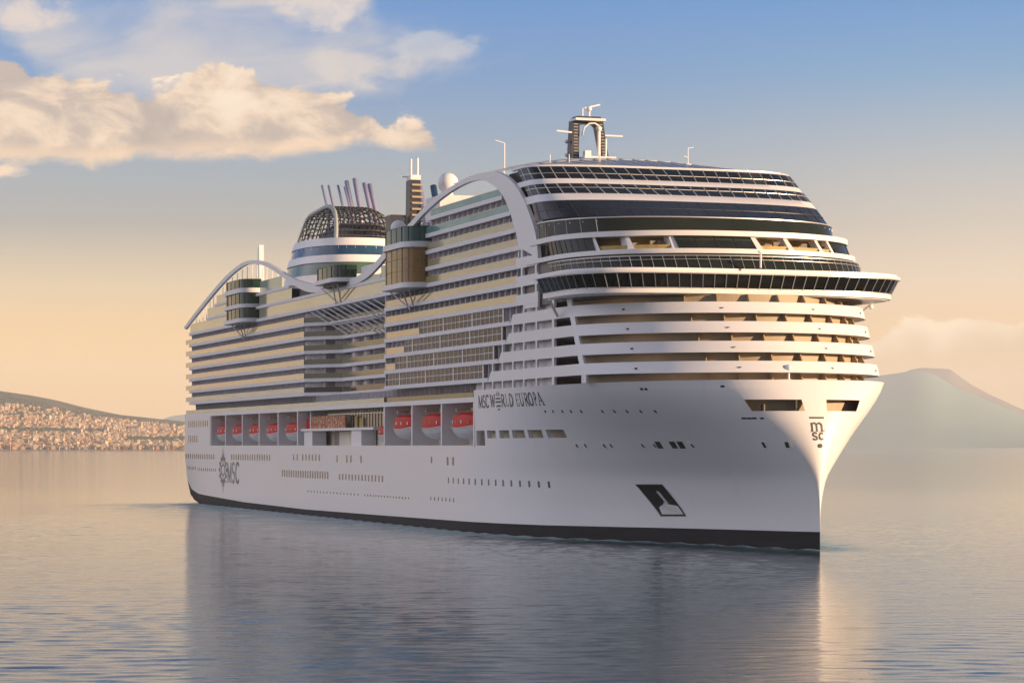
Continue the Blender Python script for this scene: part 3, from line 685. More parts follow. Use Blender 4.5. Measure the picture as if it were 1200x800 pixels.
for a in (LG[0]-1, (LG[0]+LG[1])/2+1, LG[1]+1.2, LG[2]-1, LG[2]-13, LG[3]+9, LG[3]+1):      # raked white fins between the lounge windows
    u = plan(p3, .2, [R(a-1.2), R(a+1.2)]); v = plan(p4, .2, [R(a-.8), R(a+.8)]); u2 = [(x+2.6, y) for x, y in u]; v2 = [(x+2.2, y) for x, y in v]
    MB().loopstrip([[(*u[0], 43.46), (*u[1], 43.46), (*u2[1], 43.46), (*u2[0], 43.46)], [(*v[0], 45.6), (*v[1], 45.6), (*v2[1], 45.6), (*v2[0], 45.6)]]).build('lounge_fin', WHITE, ship)
for i in range(30):
    a = R(random.uniform(-62, LG[0]-1)); c = plan([26.5, 20, 22.6, 2.3], 0, [a])[0]; h = random.uniform(.5, 1.1); MB().box(c[0]-.3, c[0]+.3, c[1]-.4, c[1]+.4, 43.46, 43.46+h+.5).build('lounge_seat', CABIND, ship)
b = MB(); slab_plan(b, [25.8, 20.5, 24.25, 2.25], 45.62, 46.4, 54); b.build('lounge_roof', WHITE, ship, 'auto')
p5 = [31, 19.5, 24, 2.3]; p6 = [32.4, 18.5, 24, 2.3]
b = MB(); sheet(b, p5, 46.42, p6, 48.9); b.build('roof_windscreen', GREENB, ship, False)
b = MB(); hbar(b, p6, 48.92, .16); mull(b, p5, 46.42, p6, 48.9, even(p5, 6, 50, 89), .07); b.build('windscreen_rail', SILVER, ship)
b = MB(); a = plan(p6, -.05, even(p6, 30))
for u in a: b.box(u[0]-.1, u[0]+.1, u[1]-.1, u[1]+.1, 48.25, 48.45)
b.build('windscreen_clamp', WHITE, ship)
# sloping dark glass front
def lv(z): return plan_par(z)
def rows(z0, z1, m, name, n, t0=-90, t1=86, wm=.09, mid=None, mm=SILVER, inset=0):
    b = MB(); sheet(b, lv(z0), z0, lv(z1), z1); o = b.build(name, m, ship, False)
    b = MB(); pm = lv(z0); tt = even(pm, n, t0, t1); a = plan(lv(z0), -.03, tt); d = plan(lv(z1), -.03, tt)
    for i in range(n):                                    # mullions raked sideways as well
        u = a[i]; v = d[i]
        b.bar((*u, z0), (*v, z1), wm)
    for f in (mid or []): z = z0+(z1-z0)*f; hbar(b, lv(z), z, .08)
    b.build(name.replace('glass', 'frame'), mm, ship); return o
rows(49.3, 52.3, ROOFG, 'sloped_front_glass', 22, wm=.05, mid=[.5], mm=NAVY)
b = MB(); band(b, lv(52.32), 52.32, lv(53.55), 53.55, .6, 66); band(b, lv(55.4), 55.4, lv(56.3), 56.3, .6, 66); band(b, lv(58.55), 58.55, lv(58.85), 58.85, .6, 66); b.build('front_fascia', WHITE, ship, 'auto')
rows(53.57, 55.38, BLACKG, 'lower_front_glass', 27, wm=.13, mid=[.6]); rows(56.32, 58.53, BLACKG, 'upper_front_glass', 27, wm=.13, mid=[.45])
b = MB(); c = plan(lv(49.3), .8); slab_plan(b, [40, 14, 23.2, 2.6], 46.45, 49.2, 66); slab_plan(b, [47, 11, 23.0, 2.8], 49.2, 52.2, 66); slab_plan(b, [57, 8, 22.2, 3.2], 52.2, 58.5, 70); b.build('front_house', NAVY, ship)
# cambered roof of solar glass
pr = lv(58.86); tt = even(pr, 25); fr = plan(pr, .25, tt)
def roofz(f, y): return 58.87+(4.7*math.sin(math.pi/2*min(1, f*1.15))*max(0, 1-(abs(y)/24.8)**2.2))
NR = 8; RP = [[(x+(98-x)*j/NR, y, roofz(j/NR, y)) for x, y in fr] for j in range(NR+1)]
MB().grid(RP).build('solar_roof', SOLAR, ship, True)
b = MB()
for i in range(0, len(fr)): 
    for j in range(NR): b.bar(Vector(RP[j][i])+Vector((0, 0, .03)), Vector(RP[j+1][i])+Vector((0, 0, .03)), .12)
for j in (0, 3, 6):
    for i in range(len(fr)-1): b.bar(Vector(RP[j][i])+Vector((0, 0, .03)), Vector(RP[j][i+1])+Vector((0, 0, .03)), .10)
b.build('roof_frame', SILVER, ship)
b = MB()
for x, y, h in ((66, -7.5, 3.0),):
    b = MB(); z = roofz(.2, y); b.tube([(x, y, z-.3), (x, y, z+h)], .09, 8); b.bar((x, y, z+h), (x, y-1.0, z+h+.2), .1); b.bar((x, y, z+h*.5), (x, y+.7, z+h*.5+.2), .12); b.box(x-.3, x+.3, y-.5, y+.5, z-.1, z+.4); b.build('roof_antenna', WHITE, ship)
for x, y in ((62, 18), (70, -20), (66, 8), (64, 14)): MB().tube([(x, y, roofz(.25, y)-.2), (x, y, roofz(.25, y)+1.1)], .09, 6).build('roof_antenna', WHITE, ship)
b = MB(); b.tube([(17.9, 1.0, 40.4), (17.9, 1.0, 42.6)], .16, 8); b.box(17.6, 18.2, .7, 1.3, 42.6, 42.9); b.build('jackstaff', WHITE, ship)
b = MB(); b.tube([(9.5, .4, 23.1), (9.5, .4, 25.2)], .17, 8); b.ball((9.5, .4, 25.6), .5, 12, 8); b.build('bow_mast', WHITE, ship, True)

# --- sweeping white band on the side
OUT = [(328.6, 45.0), (313.9, 48.3), (294.4, 52.2), (282.1, 54.5), (270.2, 56.15), (258.7, 57.1), (249.8, 57.0), (236.9, 55.85), (226.6, 54.0), (216.6, 51.8), (207, 49.9), (198, 48.6), (189.7, 47.75), (176.4, 47.5), (164.8, 47.3), (159.9, 47.3), (152, 47.95), (144.4, 49.3), (137.8, 50.9), (126.9, 53.5), (119, 55.3), (113.2, 56.6), (103.5, 58.2), (94.1, 59.1), (88, 59.55), (82.1, 59.65), (76.4, 59.5), (70.8, 58.9), (65.3, 57.5), (61, 55.6), (57.4, 53.3), (54.6, 50.8), (52.4, 48.5), (51.1, 46.4), (50.4, 43.5)]
INN = [(326.0, 44.3), (313.0, 47.0), (293.2, 51.0), (280.5, 53.3), (269.0, 55.0), (258.0, 56.0), (250.2, 55.9), (238.5, 54.8), (228.5, 53.0), (219, 50.8), (209, 48.6), (199, 46.9), (189.7, 46.1), (176.4, 46.0), (164.8, 45.9), (158.5, 46.0), (150.5, 46.7), (143.2, 48.1), (136.4, 49.8), (125.4, 52.5), (117.8, 54.4), (112.3, 55.7), (103, 57.3), (94.1, 58.3), (88.5, 58.65), (83.3, 58.7), (78.7, 58.35), (74.2, 57.4), (69.6, 55.8), (66.4, 53.9), (63.9, 51.6), (62.1, 49.4), (60.8, 47.8), (60.2, 46.6), (60, 46.0)]
def smoothpoly(P, k=4):
    Q = []; P = [Vector(p) for p in P]
    for i in range(len(P)-1):
        a, b_, c, d = P[max(i-1, 0)], P[i], P[i+1], P[min(i+2, len(P)-1)]
        for j in range(k): t = j/k; Q.append(.5*((2*b_)+(c-a)*t+(2*a-5*b_+4*c-d)*t*t+(3*b_-a-3*c+d)*t**3))
    return Q+[P[-1]]
so, si = smoothpoly(OUT), smoothpoly(INN)
for q_, (o_, i_) in enumerate(zip(so, si)):              # slimmer over the stern
    if o_.x > 200: f_ = .16*min(1, (o_.x-200)/12); m_ = (o_+i_)/2; so[q_] = o_.lerp(m_, f_*1.6); si[q_] = i_.lerp(m_, f_*1.6)
for s in (1, -1):
    MB().loopstrip([[(o_.x, s*24.06, o_.y), (o_.x, s*23.45, o_.y+.02), (i_.x, s*23.45, i_.y), (i_.x, s*24.06, i_.y)] for o_, i_ in zip(so, si)]).build('sweeping_band', WHITE, ship, 'auto')
# --- side decks
TH_ = .70                                                # visible thickness of a deck edge
def outline_slab(name, poly, z0, z1, m=SLABW): return MB().prism(poly, lambda x, y: (x, y, z0), lambda x, y: (x, y, z1)).build(name, m, ship)
# white band over the boat bays and the promenade deck
b = MB(); b.box(83.0, 295.7, 17, 23.99, 21.78, 22.62); b.box(83.0, 295.7, -23.99, -17, 21.78, 22.62); b.box(296, 326.8, -23, 23, 22.3, 22.58); b.build('promenade_deck', WHITE, ship)
b = MB(); b.comb(83.4, 326, 20.4, 22.0, 22.62, 24.94, 3.05); b.build('promenade_wall', BGREY, ship)
b = MB(); b.box(139, 326.5, 23.75, 23.82, 22.64, 23.5); b.build('promenade_railing', SCRG, ship)
b = MB(); b.box(84.2, 137, 23.75, 23.82, 22.64, 23.45); b.build('promenade_railing', OLIVE, ship)
b = MB()
for i in range(46):                                      # loose chairs and tables on the promenade
    x = random.uniform(86, 150); y = random.uniform(21, 23.2); b.box(x-.3, x+.3, y-.3, y+.3, 22.62, 23.1); b.box(x-.3, x-.2, y-.3, y+.3, 23.1, 23.6)
tag(b.build('promenade_seat', CABIN, ship), kind='stuff')
WX0, WX1, WY = 138.4, 200.2, 18.3
def deck_poly(k, x0):                                    # plan of a deck slab: forward block, recessed waist, aft block
    xe = 326.8
    return [(x0, 23.98), (WX0, 23.98), (WX0+.02, WY), (190.5, WY), (WX1, 23.98), (xe-5, 23.98), (xe, 21), (xe, -21), (xe-5, -23.98), (x0, -23.98)]
X0 = [75.8, 70.5, 66.5, 64.5, 61.3, 61.3]
for k in range(6): outline_slab('deck_slab', deck_poly(k, X0[k]), ZB[k], ZB[k]+TH_)
outline_slab('deck_slab', [(61.3, 23.98), (321.8, 23.98), (326.8, 21), (326.8, -21), (321.8, -23.98), (61.3, -23.98)], ZB[6], ZB[6]+TH_)
# walls of the cabins with the balcony dividers, one mesh a deck
def wall_run(b, pts, z0, z1):                             # plan polyline -> upright sheet
    b.grid([[(*p, z0) for p in pts], [(*p, z1) for p in pts]])
def dividers(b, x0, x1, ya, yb, z0, z1, step=3.05):
    for x in np.arange(x0, x1, step): b.box(x-.07, x+.07, ya, yb, z0, z1)
for k in range(6):
    z0, z1 = ZB[k]+TH_, ZB[k+1]
    b = MB(); wall_run(b, [(322.5, -20.5), (322.5, 22.4), (321, 22.9)], z0, z1); b.comb(202.5, 321, 22.9, 23.6, z0, z1); b.build('balcony_wall', BGREY, ship)
    b = MB(); wall_run(b, [(202.5, 22.9), (193, 16.2), (137.6, 16.2), (137.5, 22.9)], z0, z1); b.build('waist_wall', BGREY, ship)
    b = MB(); b.comb(60 if k > 3 else X0[k]-4, 137.4, 22.9, 23.6, z0, z1); b.build('balcony_wall', BGREY, ship)
    MB().box(137.6, 137.95, 18.4, 23.9, z0, z1).build('end_screen', DIV, ship)
    b = MB()                                              # curved pale wall of the waist with dark strip beneath
    b.comb(141, 171, 16.3, 17.6, z0, z1, 4.2); b.build('waist_cabin', DIV, ship)
    for x, r_ in ((184, 1.5), (176, 1.2)): MB().tube([(x, 16.3, z0), (x, 16.3, z1)], r_, 20).build('waist_column', DIV, ship, 'auto')
# railings, panels in one mesh per run
def rail(name, m, x0, x1, z, y=23.86, h=1.12, step=2.05):
    b = MB(); n = max(1, int(round((x1-x0)/step))); xs = np.linspace(x0, x1, n+1)
    ys = [y-.03+random.uniform(-.012, .012) for _ in xs]     # panels never quite in line
    b.loopstrip([[(x, v, z+.03), (x, v+.03, z+.03), (x, v+.03, z+h), (x, v, z+h)] for x, v in zip(xs, ys)])
    return b.build(name, m, ship)
def handrail(x0, x1, z, y=23.86, h=1.15): MB().bar((x0, y, z+h), (x1, y, z+h), .07).build('handrail', SILVER, ship)
LX = [138.3, 138.3, 138.3, 138.3, 138.3, 138.3]; GX = [(138.2, 78.9), (131, 73.4), (125.2, 69), (115.4, 68.4)]
for k in range(6):
    z = ZB[k]+TH_
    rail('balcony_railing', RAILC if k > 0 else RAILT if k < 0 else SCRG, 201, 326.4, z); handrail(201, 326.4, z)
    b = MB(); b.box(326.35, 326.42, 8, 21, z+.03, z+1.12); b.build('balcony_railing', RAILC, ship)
    # waist railings: olive glass, cream where the forward wall turns out
    b = MB(); b.add([(190.6, WY-.05, z+.03), (200.1, 23.85, z+.03), (200.1, 23.85, z+1.1), (190.6, WY-.05, z+1.1)], [(0, 1, 2, 3)]); b.box(152 if k > 2 else 148, 190.5, WY-.09, WY-.05, z+.03, z+1.1)
    b.build('waist_railing', OLIVE if k > 0 else BLACKG, ship)
    rail('waist_railing', RAILC if k > 2 else SCRG, 139, 151.8 if k > 2 else 147.8, z, WY-.05, 1.1)
    if k < 4:                                             # glazed grid of the forward block
        xa, xb = GX[k]
        if LX[k]-xa > 1: rail('balcony_railing', RAILC, xa+.3, LX[k], z); handrail(xa+.3, LX[k], z)
        n = int((xa-xb)/2.35); xs = np.linspace(xb, xa, n+1)
        b = MB()
        ys = [23.72+random.uniform(-.02, .02) for _ in xs]
        b.loopstrip([[(x, v-.04, z), (x, v, z), (x, v, ZB[k+1]-.01), (x, v-.04, ZB[k+1]-.01)] for x, v in zip(xs, ys)])
        b.build('atrium_window', GRIDG, ship)
        b = MB()
        for i, x in enumerate(xs): w = .085 if i % 7 else .26; b.box(x-w, x+w, 23.70, 23.775, z-.005, ZB[k+1]+.005)
        b.box(xb, xa, 23.69, 23.77, z+1.08, z+1.18); b.build('window_frame', WHITE, ship)
    else:
        rail('balcony_railing', RAILC, 60.9, LX[k], z); handrail(60.9, LX[k], z)
# forward block, upper decks: slabs, walls and railings stepping back under the sweeping band
UP = [(6, 60.3, 138, RAILC), (7, 58, 110.4, RAILC), (8, 61.3, 110.4, RAILC), (9, 63.7, 116.5, RAILT), (10, 68, 108.5, RAILT)]
for k, xa, xb, m in UP:
    z = ZB[k]
    if k > 6: outline_slab('deck_slab', [(xa+.5, 23.98), (xb+2, 23.98), (xb+2, -23.98), (xa+.5, -23.98)], z, z+TH_)
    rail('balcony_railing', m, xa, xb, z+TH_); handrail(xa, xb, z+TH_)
    zt = ZB[k+1] if k < 10 else 57.0
    if k < 10:
        b = MB(); b.comb(52 if k < 9 else 62, min(xb, 118)+2, 22.8, 23.5, z+TH_, zt); b.build('balcony_wall', BGREY, ship)
    MB().box(xa+.3, xa+.9, 22.9, 23.7, z+TH_, zt-.02).build('deck_pillar', SLABW if k < 9 else TEALG, ship)
    if k in (8, 9): MB().box(97.6, 97.9, 23.4, 23.8, z+TH_, zt-.02).build('deck_pillar', SLABW, ship)
outline_slab('deck_house', [(66, 20.5), (112, 20.5), (112, -20.5), (66, -20.5)], 46, 55.0, BGREY)
outline_slab('deck_house', [(58, 20.4), (130, 20.4), (130, -20.4), (58, -20.4)], 25, 46.0, BGREY)
outline_slab('deck_house', [(130.1, 16), (196, 16), (196, -20), (130.1, -20)], 25, 43, BGREY)
outline_slab('deck_house', [(196.1, 20.4), (321, 20.4), (321, -20.4), (196.1, -20.4)], 25, 43, BGREY)
# pool deck screens over the waist and aft: tall pale glass between slabs
outline_slab('deck_slab', [(130, 23.97), (205, 23.97), (205, 20), (130, 20)], ZB[7], ZB[7]+.62)
outline_slab('deck_slab', [(205, 23.97), (300, 23.97), (304, 21), (304, -21), (300, -23.97), (205, -23.97)], ZB[7], ZB[7]+.62)
outline_slab('deck_slab', [(214, 23.97), (291, 23.97), (294, 21), (294, -21), (291, -23.97), (214, -23.97)], ZB[8], ZB[8]+.62)
rail('glass_screen', SCRN, 131, 200, ZB[6]+TH_, 23.8, 2.25, 4.2); rail('glass_screen', SCRN, 200, 243, ZB[6]+TH_, 23.8, 2.25, 4.2); rail('glass_screen', SCRN, 269, 321, ZB[6]+TH_, 23.8, 2.25, 4.2)
rail('glass_screen', SCRN, 212, 243, ZB[7]+.62, 23.8, 2.3, 4.2); rail('glass_screen', SCRN, 269, 300, ZB[7]+.62, 23.8, 2.3, 4.2)
rail('glass_screen', SCRG, 222, 243, ZB[8]+.62, 23.6, 2.6, 3.5); rail('glass_screen', SCRN, 269, 290, ZB[8]+.62, 23.6, 2.0, 3.5)
rail('glass_screen', SCRG, 131.5, 141.5, ZB[7]+.62, 23.7, 2.3, 3.3); rail('glass_screen', SCRG, 141.8, 158, ZB[7]+.62, 23.7, .9, 3)
b = MB(); b.add([(148, 22.8, 46.2), (139, 22.8, 46.2), (138.2, 22.8, 49.4)], [(0, 1, 2)]); b.box(197.5, 210, 22.5, 22.6, 46.1, 47.6); b.build('dark_opening', DARK, ship)
for x in list(np.arange(226, 243, 5.3))+list(np.arange(246, 284, 5.3)):
    zt = float(np.interp(x, [218, 228, 238, 250, 258, 269, 280, 293], [50.6, 53, 54.8, 55.9, 56, 55, 53.3, 51]))-.1
    if zt > 49.3: MB().bar((x, 23.5, 49.0), (x, 23.5, zt), .13).build('arch_hanger', SLABW, ship); MB().bar((x-4, 23.2, zt-.4 if zt-.4 > 49 else 49.2), (x, 22.6, 49.2), .09).build('arch_hanger', SLABW, ship)
for x in np.arange(294, 322, 4.2):
    zt = float(np.interp(x, [280, 293.2, 313, 326], [53.3, 51, 47, 44.3])); MB().bar((x, 23.5, 43.2), (x, 23.5, zt), .13).build('arch_hanger', SLABW, ship)
# --- glass towers bulging from the side
def pod_plan(x0, x1, yo, yi=22.5, r=3.5, n=6):
    P = [(x0, yi)]+[(x0+r-r*math.cos(R(a)), yo-r+r*math.sin(R(a))) for a in np.linspace(0, 90, n)]+[(x1-r+r*math.sin(R(a)), yo-r+r*math.cos(R(a))) for a in np.linspace(0, 90, n)]+[(x1, yi)]
    return P
def pod(x0, x1, yo, levels, struts, zs):
    pe = empty('glass_tower'); pe.parent = ship
    for z0, z1, m, ins, nm in levels:
        MB().prism(pod_plan(x0+ins, x1-ins, yo-ins), lambda x, y: (x, y, z0), lambda x, y: (x, y, z1)).build(nm, m, pe, 'auto')
        if nm == 'tower_glass':
            P = pod_plan(x0+ins-.05, x1-ins+.05, yo-ins+.05); b = MB()
            for i in range(0, len(P), 2 if len(P) > 10 else 1): b.bar((*P[i], z0), (*P[i], z1), .07)
            for f in np.linspace(.2, .8, 4): x = x0+(x1-x0)*f; b.bar((x, yo-ins+.03, z0), (x, yo-ins+.03, z1), .07)
            for z in (z0+.03, z0+(z1-z0)*.36, z0+(z1-z0)*.7, z1-.03) if m is AMBER else (z0+.03, z1-.03):
                for u, v in zip(P[:-1], P[1:]): b.bar((*u, z), (*v, z), .07)
            b.build('tower_frame', YELLOW if m is AMBER else NAVY, pe)
    for xa, xb in struts: MB().bar((xa, yo-1.2, zs), (xb, 23.95, zs-3.4), .19).build('bracket_strut', DIV, pe)
    return pe
pod(245.5, 266.5, 27.2, [(42.62, 43.5, WHITE, -.3, 'tower_platform'), (43.5, 45.9, DGREEN, .3, 'tower_glass'), (45.9, 46.75, WHITE, -.2, 'tower_platform'), (46.75, 49.3, DGREEN, .3, 'tower_glass'), (49.3, 50.35, WHITE, -.2, 'tower_platform'), (50.35, 52.4, DGREEN, .2, 'tower_glass')], [(262, 258), (254, 258), (250, 256)], 42.6)
pod(111.2, 128.6, 27.6, [(42.6, 43.5, WHITE, -.3, 'tower_platform'), (43.5, 49.75, AMBER, .3, 'tower_glass'), (49.75, 50.75, WHITE, -.2, 'tower_platform'), (50.75, 53.5, TEALG, .2, 'tower_glass')], [(126, 121), (118, 122), (114, 118.5)], 42.6)
pod(163.4, 181.6, 27.0, [(46.2, 46.8, DARK, 1.2, 'tower_platform'), (46.8, 47.6, WHITE, -.2, 'tower_platform'), (47.6, 50.1, DGREEN, .3, 'tower_glass')], [(179, 172), (166, 170), (169.5, 174)], 46.3)
b = MB(); b.box(153, 162, 18, 22, 47.6, 49.6); b.build('pool_bar', WHITE, ship)
# raking truss across the recessed waist
for i, x in enumerate(np.arange(147, 199, 4.9)): MB().bar((x, 23.7, 42.45), (x-10.5, 18.5, 37.4), .2).build('truss_strut', SLABW, ship)
for x in np.arange(141, 152, 3.2):
    MB().bar((x, 18.5, 37.4), (x-3.0, 23.6, 39.5), .2).build('truss_strut', SLABW, ship); MB().bar((x, 18.5, 34.4), (x-3.0, 23.6, 36.6), .2).build('truss_strut', SLABW, ship)
MB().bar((139, 21.0, 39.9), (190, 21.0, 39.9), .34).build('truss_beam', SLABW, ship)
# --- boat deck
BAY = [294.9, 278.2, 259.9, 242.5, 224.1, 206.3]; FBAY = [138.4, 120.0, 101.8, 83.3]
b = MB()
for s in (1, -1): b.box(83.4, 295.6, min(s*18.8, s*19.1), max(s*18.8, s*19.1), 14.5, 21.78)
b.build('boat_deck_wall', BAYW, ship)
b = MB(); b.box(83.3, 295.6, -23.9, 23.9, 14.30, 14.54); b.build('boat_deck_floor', SLABW, ship)
for x in BAY+FBAY: MB().box(x-.35, x+.35, 19.1, 23.97, 14.54, 21.78).build('boat_bay_pillar', WHITE, ship)
for x in (295.3, 83.6): MB().box(x-.2, x+.2, 19.1, 23.9, 14.54, 21.78).build('boat_bay_pillar', WHITE, ship)
for x in (200.4,): MB().box(x-.3, x+.3, 19.1, 22.6, 14.54, 21.78).build('boat_bay_pillar', WHITE, ship)
def davit(x, l):
    for q in (-.32, .32): MB().bar((x+q*l, 19.1, 21.0), (x+q*l, 22.9, 20.7), .35, .5).bar((x+q*l, 21.3, 20.7), (x+q*l, 21.3, 19.7), .12).build('davit', BAYW, ship)
boats = []
def lifeboat(xc, L, y, z, w, h, cabin=RED):
    t = empty('lifeboat', (xc, y, z))
    def section(u, z0f, z1f, n, wide):                    # u -1 (bow forward) .. 1
        tp = max(0, 1-abs(u)**3.2)**.5
        return tp
    us = np.sin(np.linspace(-math.pi/2, math.pi/2, 23))
    lo = []; up = []
    for u in us:
        tp = max(.02, (1-abs(u)**3)**.55); hw = w/2*tp; sh = .42*h+.13*h*max(0, -u)**2+.05*h*max(0, u)**2; keel = .34*h*abs(u)**2.6
        x = u*L/2
        lo.append([(x, -hw, sh), (x, -hw*.93, sh*.6+keel*.4), (x, -hw*.62, keel+.06*h), (x, 0, keel), (x, hw*.62, keel+.06*h), (x, hw*.93, sh*.6+keel*.4), (x, hw, sh)])
        ct = (1-abs(u)**4)**.4; top_ = sh+(h-sh)*max(.05, ct)
        x2 = x*.985
        up.append([(x2, hw*.97, sh), (x2, hw*.98, sh+(top_-sh)*.45), (x2, hw*.88, sh+(top_-sh)*.85), (x2, hw*.5, top_), (x2, 0, top_+.02*h), (x2, -hw*.5, top_), (x2, -hw*.88, sh+(top_-sh)*.85), (x2, -hw*.98, sh+(top_-sh)*.45), (x2, -hw*.97, sh)])
    MB().grid(lo).build('hull', BOATW, t, True); MB().grid(up).build('canopy', cabin, t, 'auto')
    b = MB(); pts = [(r_[6][0], r_[6][1]+.03, r_[6][2]) for r_ in lo]; b.tube(pts, .11, 6); b.tube([(p[0], -p[1], p[2]) for p in pts], .11, 6); b.build('fender', BOATW, t, True)
    for q in (-.3, -.08, .14, .34):
        b = MB(); tp = (1-abs(2*q)**3)**.55; hw = w/2*tp*.985; b.box(q*L-.28, q*L+.28, hw-.03, hw+.02, h*.60, h*.72); b.build('window', BOATW if random.random() < .7 else YELLOW, t)
    b = MB(); b.box(-L*.34-.3, -L*.34+.3, -w*.2, w*.2, h*.98, h*1.1); b.build('hatch', RED, t); return t
def blabel(t, l, gsame): tag(t, l, 'lifeboat', gsame)
G1 = 'red and white lifeboats hung in the side recesses'
al = ['sternmost of the red and white lifeboats, hung beside the stern windows', 'second red and white lifeboat from the stern, hanging in its white recess', 'middle lifeboat of the five hanging in a row near the stern', 'fourth lifeboat from the stern, one recess short of the orange promenade panel', 'red and white lifeboat in the aft recess next to the orange promenade panel']
for i in range(5):
    xc = (BAY[i]+BAY[i+1])/2-.2; davit(xc, 13); blabel(lifeboat(xc, 14.2, 21.6, 15.35, 4.1, 4.1), al[i], G1)
fl = ['large red lifeboat in the first forward recess, next to the small tender', 'large red lifeboat in the middle one of the three forward recesses', 'large red lifeboat in the foremost recess, just behind the ship name']
for i in range(3):
    xc = (FBAY[i]+FBAY[i+1])/2-.4; davit(xc, 14); blabel(lifeboat(xc, 14.6, 21.7, 15.55, 4.3, 4.6), fl[i], G1)
blabel(lifeboat(142.8, 8.0, 21.9, 15.1, 2.9, 3.1), 'small red and white tender boat beside the open promenade shops', G1)
# promenade opening with its shops
b = MB(); b.box(147.5, 205, 20.0, 23.6, 17.55, 18.05); b.build('shop_balcony', WHITE, ship)
m = bpy.data.materials.new('shop_display'); m.use_nodes = True; q = NT(m.node_tree); co = q.n.new('ShaderNodeTexCoord').outputs['Object']
vo = q.n.new('ShaderNodeTexVoronoi'); vo.inputs['Scale'].default_value = 2.6; q.l.new(co, vo.inputs['Vector'])
q.l.new(q.ramp(vo.outputs['Color'], [(.15, lin(70, 44, 30)), (.35, lin(190, 84, 44)), (.55, lin(222, 150, 104)), (.7, lin(150, 112, 54)), (.85, lin(226, 196, 160))], 'CONSTANT'), q.n['Principled BSDF'].inputs['Base Color'])
b = MB(); b.box(172.5, 201.5, 22.2, 22.5, 18.06, 20.6); b.build('shop_display', m, ship)
MB().box(147, 172.4, 21.0, 21.3, 18.06, 21.0).build('shop_window', BLACKG, ship); MB().box(202, 206, 21.6, 21.9, 18.06, 19.9).build('shop_window', BLACKG, ship)
b = MB()
for x in np.arange(148, 173, 2.1): b.box(x-.12, x+.12, 21.3, 21.42, 18.06, 21.7)
b.box(147, 190, 21.3, 21.5, 20.8, 21.0); b.build('shop_frame', SILVER, ship)
b = MB(); b.box(166, 168.2, 21.32, 21.7, 18.06, 20.4); b.box(161.5, 164.5, 21.32, 21.7, 18.06, 20.0); b.build('shop_sign', YELLOW, ship)
b = MB(); b.box(202.5, 206, 21.9, 22.1, 18.1, 20.2); b.build('shop_awning', RED, ship)
for x0, x1, m_ in ((196.5, 203.5, WHITE), (157.5, 165, WHITE), (139.2, 146.4, WHITE)): MB().box(x0, x1, 20.2, 23.2 if x0 > 150 else 21.0, 14.55, 17.5 if x0 > 150 else 21.6).build('locker', m_, ship)
b = MB(); b.box(183, 189, 20.0, 20.4, 14.55, 17.5); b.build('shell_door', CABIND, ship)
MB().box(169, 182, 20.2, 21.2, 14.55, 17.4).build('boat_deck_locker', BAYW, ship); MB().box(148.5, 156.5, 19.2, 20.2, 14.55, 17.5).build('boat_deck_locker', BAYW, ship)

# --- funnel
fu = empty('funnel', (257, 0, 49)); fu.parent = ship
def ell(cx_, rx, ry, z, n=48, e=2.4): return [(cx_-257+rx*math.copysign(abs(math.cos(a))**(2/e), math.cos(a)), ry*math.copysign(abs(math.sin(a))**(2/e), math.sin(a)), z-50) for a in np.linspace(0, 2*math.pi, n+1)[:-1]]
for nm, m_, za, zb_, ra, rb in (('funnel_base', WHITE, 48.5, 54.4, (22, 13.6), (21, 13.2)), ('green_band', GREENB2, 54.4, 57.2, (20.8, 13), (19.6, 12.4)), ('white_band', WHITE, 57.2, 58.9, (19.9, 12.7), (19.4, 12.3)), ('blue_band', BLUEB, 58.9, 61.1, (18.9, 12.0), (18.2, 11.5)), ('white_band', WHITE, 61.1, 62.9, (18.3, 11.7), (17.4, 11.1))):
    MB().loopstrip([ell(257, *ra, za), ell(257, *rb, zb_)]).build(nm, m_, fu, 'auto')
b = MB(); 
for p_, p2_ in zip(ell(257, 18.6, 11.75, 58.95, 40), ell(257, 18.25, 11.55, 61.05, 40)): b.bar(p_, p2_, .08)
b.build('band_frame', SILVER, fu)
# latticed casing: starboard face is an arch leaning inboard, the shell runs across to a rounded port end
ZC = 61.0-49
AX = [(-15.5, 0), (-14.6, 1.8), (-12.8, 4.6), (-9.6, 7.6), (-4.6, 9.3), (0.5, 9.5), (6, 9.15), (11.0, 8.8), (13.8, 8.0), (15.8, 5.8), (17.6, 3.0), (19.0, 0)]   # x (aft +), height
AX = [(p.x, p.y) for p in smoothpoly(AX, 2)]
def cage_pt(i, t):                                        # t 0 starboard .. 1 port
    x, h = AX[i]; sc = (1-max(0, (t-.45)/.55)**2.6)**.5 if t < 1 else 0.02
    y = 5.6-17.2*t-(h*.2)*(1-t); return Vector((4.2+x*1.12*(.9+.1*sc)*(1 if t < .5 else .75+.25*sc), y, ZC+h*max(sc, .02)))
NT_, NI = 13, len(AX)
ts = [0, .055, .11, .17, .23, .29, .35, .42, .49, .56, .63, .70, .77, .84, .90, .95, .98]
b = MB()
for i in range(NI):
    for j in range(len(ts)-1): b.bar(cage_pt(i, ts[j]), cage_pt(i, ts[j+1]), .26)
for j in range(1, len(ts)):
    for i in range(NI-1): b.bar(cage_pt(i, ts[j]), cage_pt(i+1, ts[j]), .26)
for i in range(2, NI-2, 2):                               # lattice of the arch face
    p = cage_pt(i, 0); q_ = Vector((4.2+(p.x-4.2)*1.02, 5.5, ZC)); b.bar(p, q_, .2)
for f in np.linspace(.12, .88, 8):
    h = 9.5*f; xs_ = [cage_pt(i, 0) for i in range(NI) if cage_pt(i, 0).z-ZC > h]
    if len(xs_) > 1: b.bar((xs_[0].x, 5.6-h*.2, ZC+h), (xs_[-1].x, 5.6-h*.2, ZC+h), .2)
b.build('funnel_lattice', CAGE, fu)
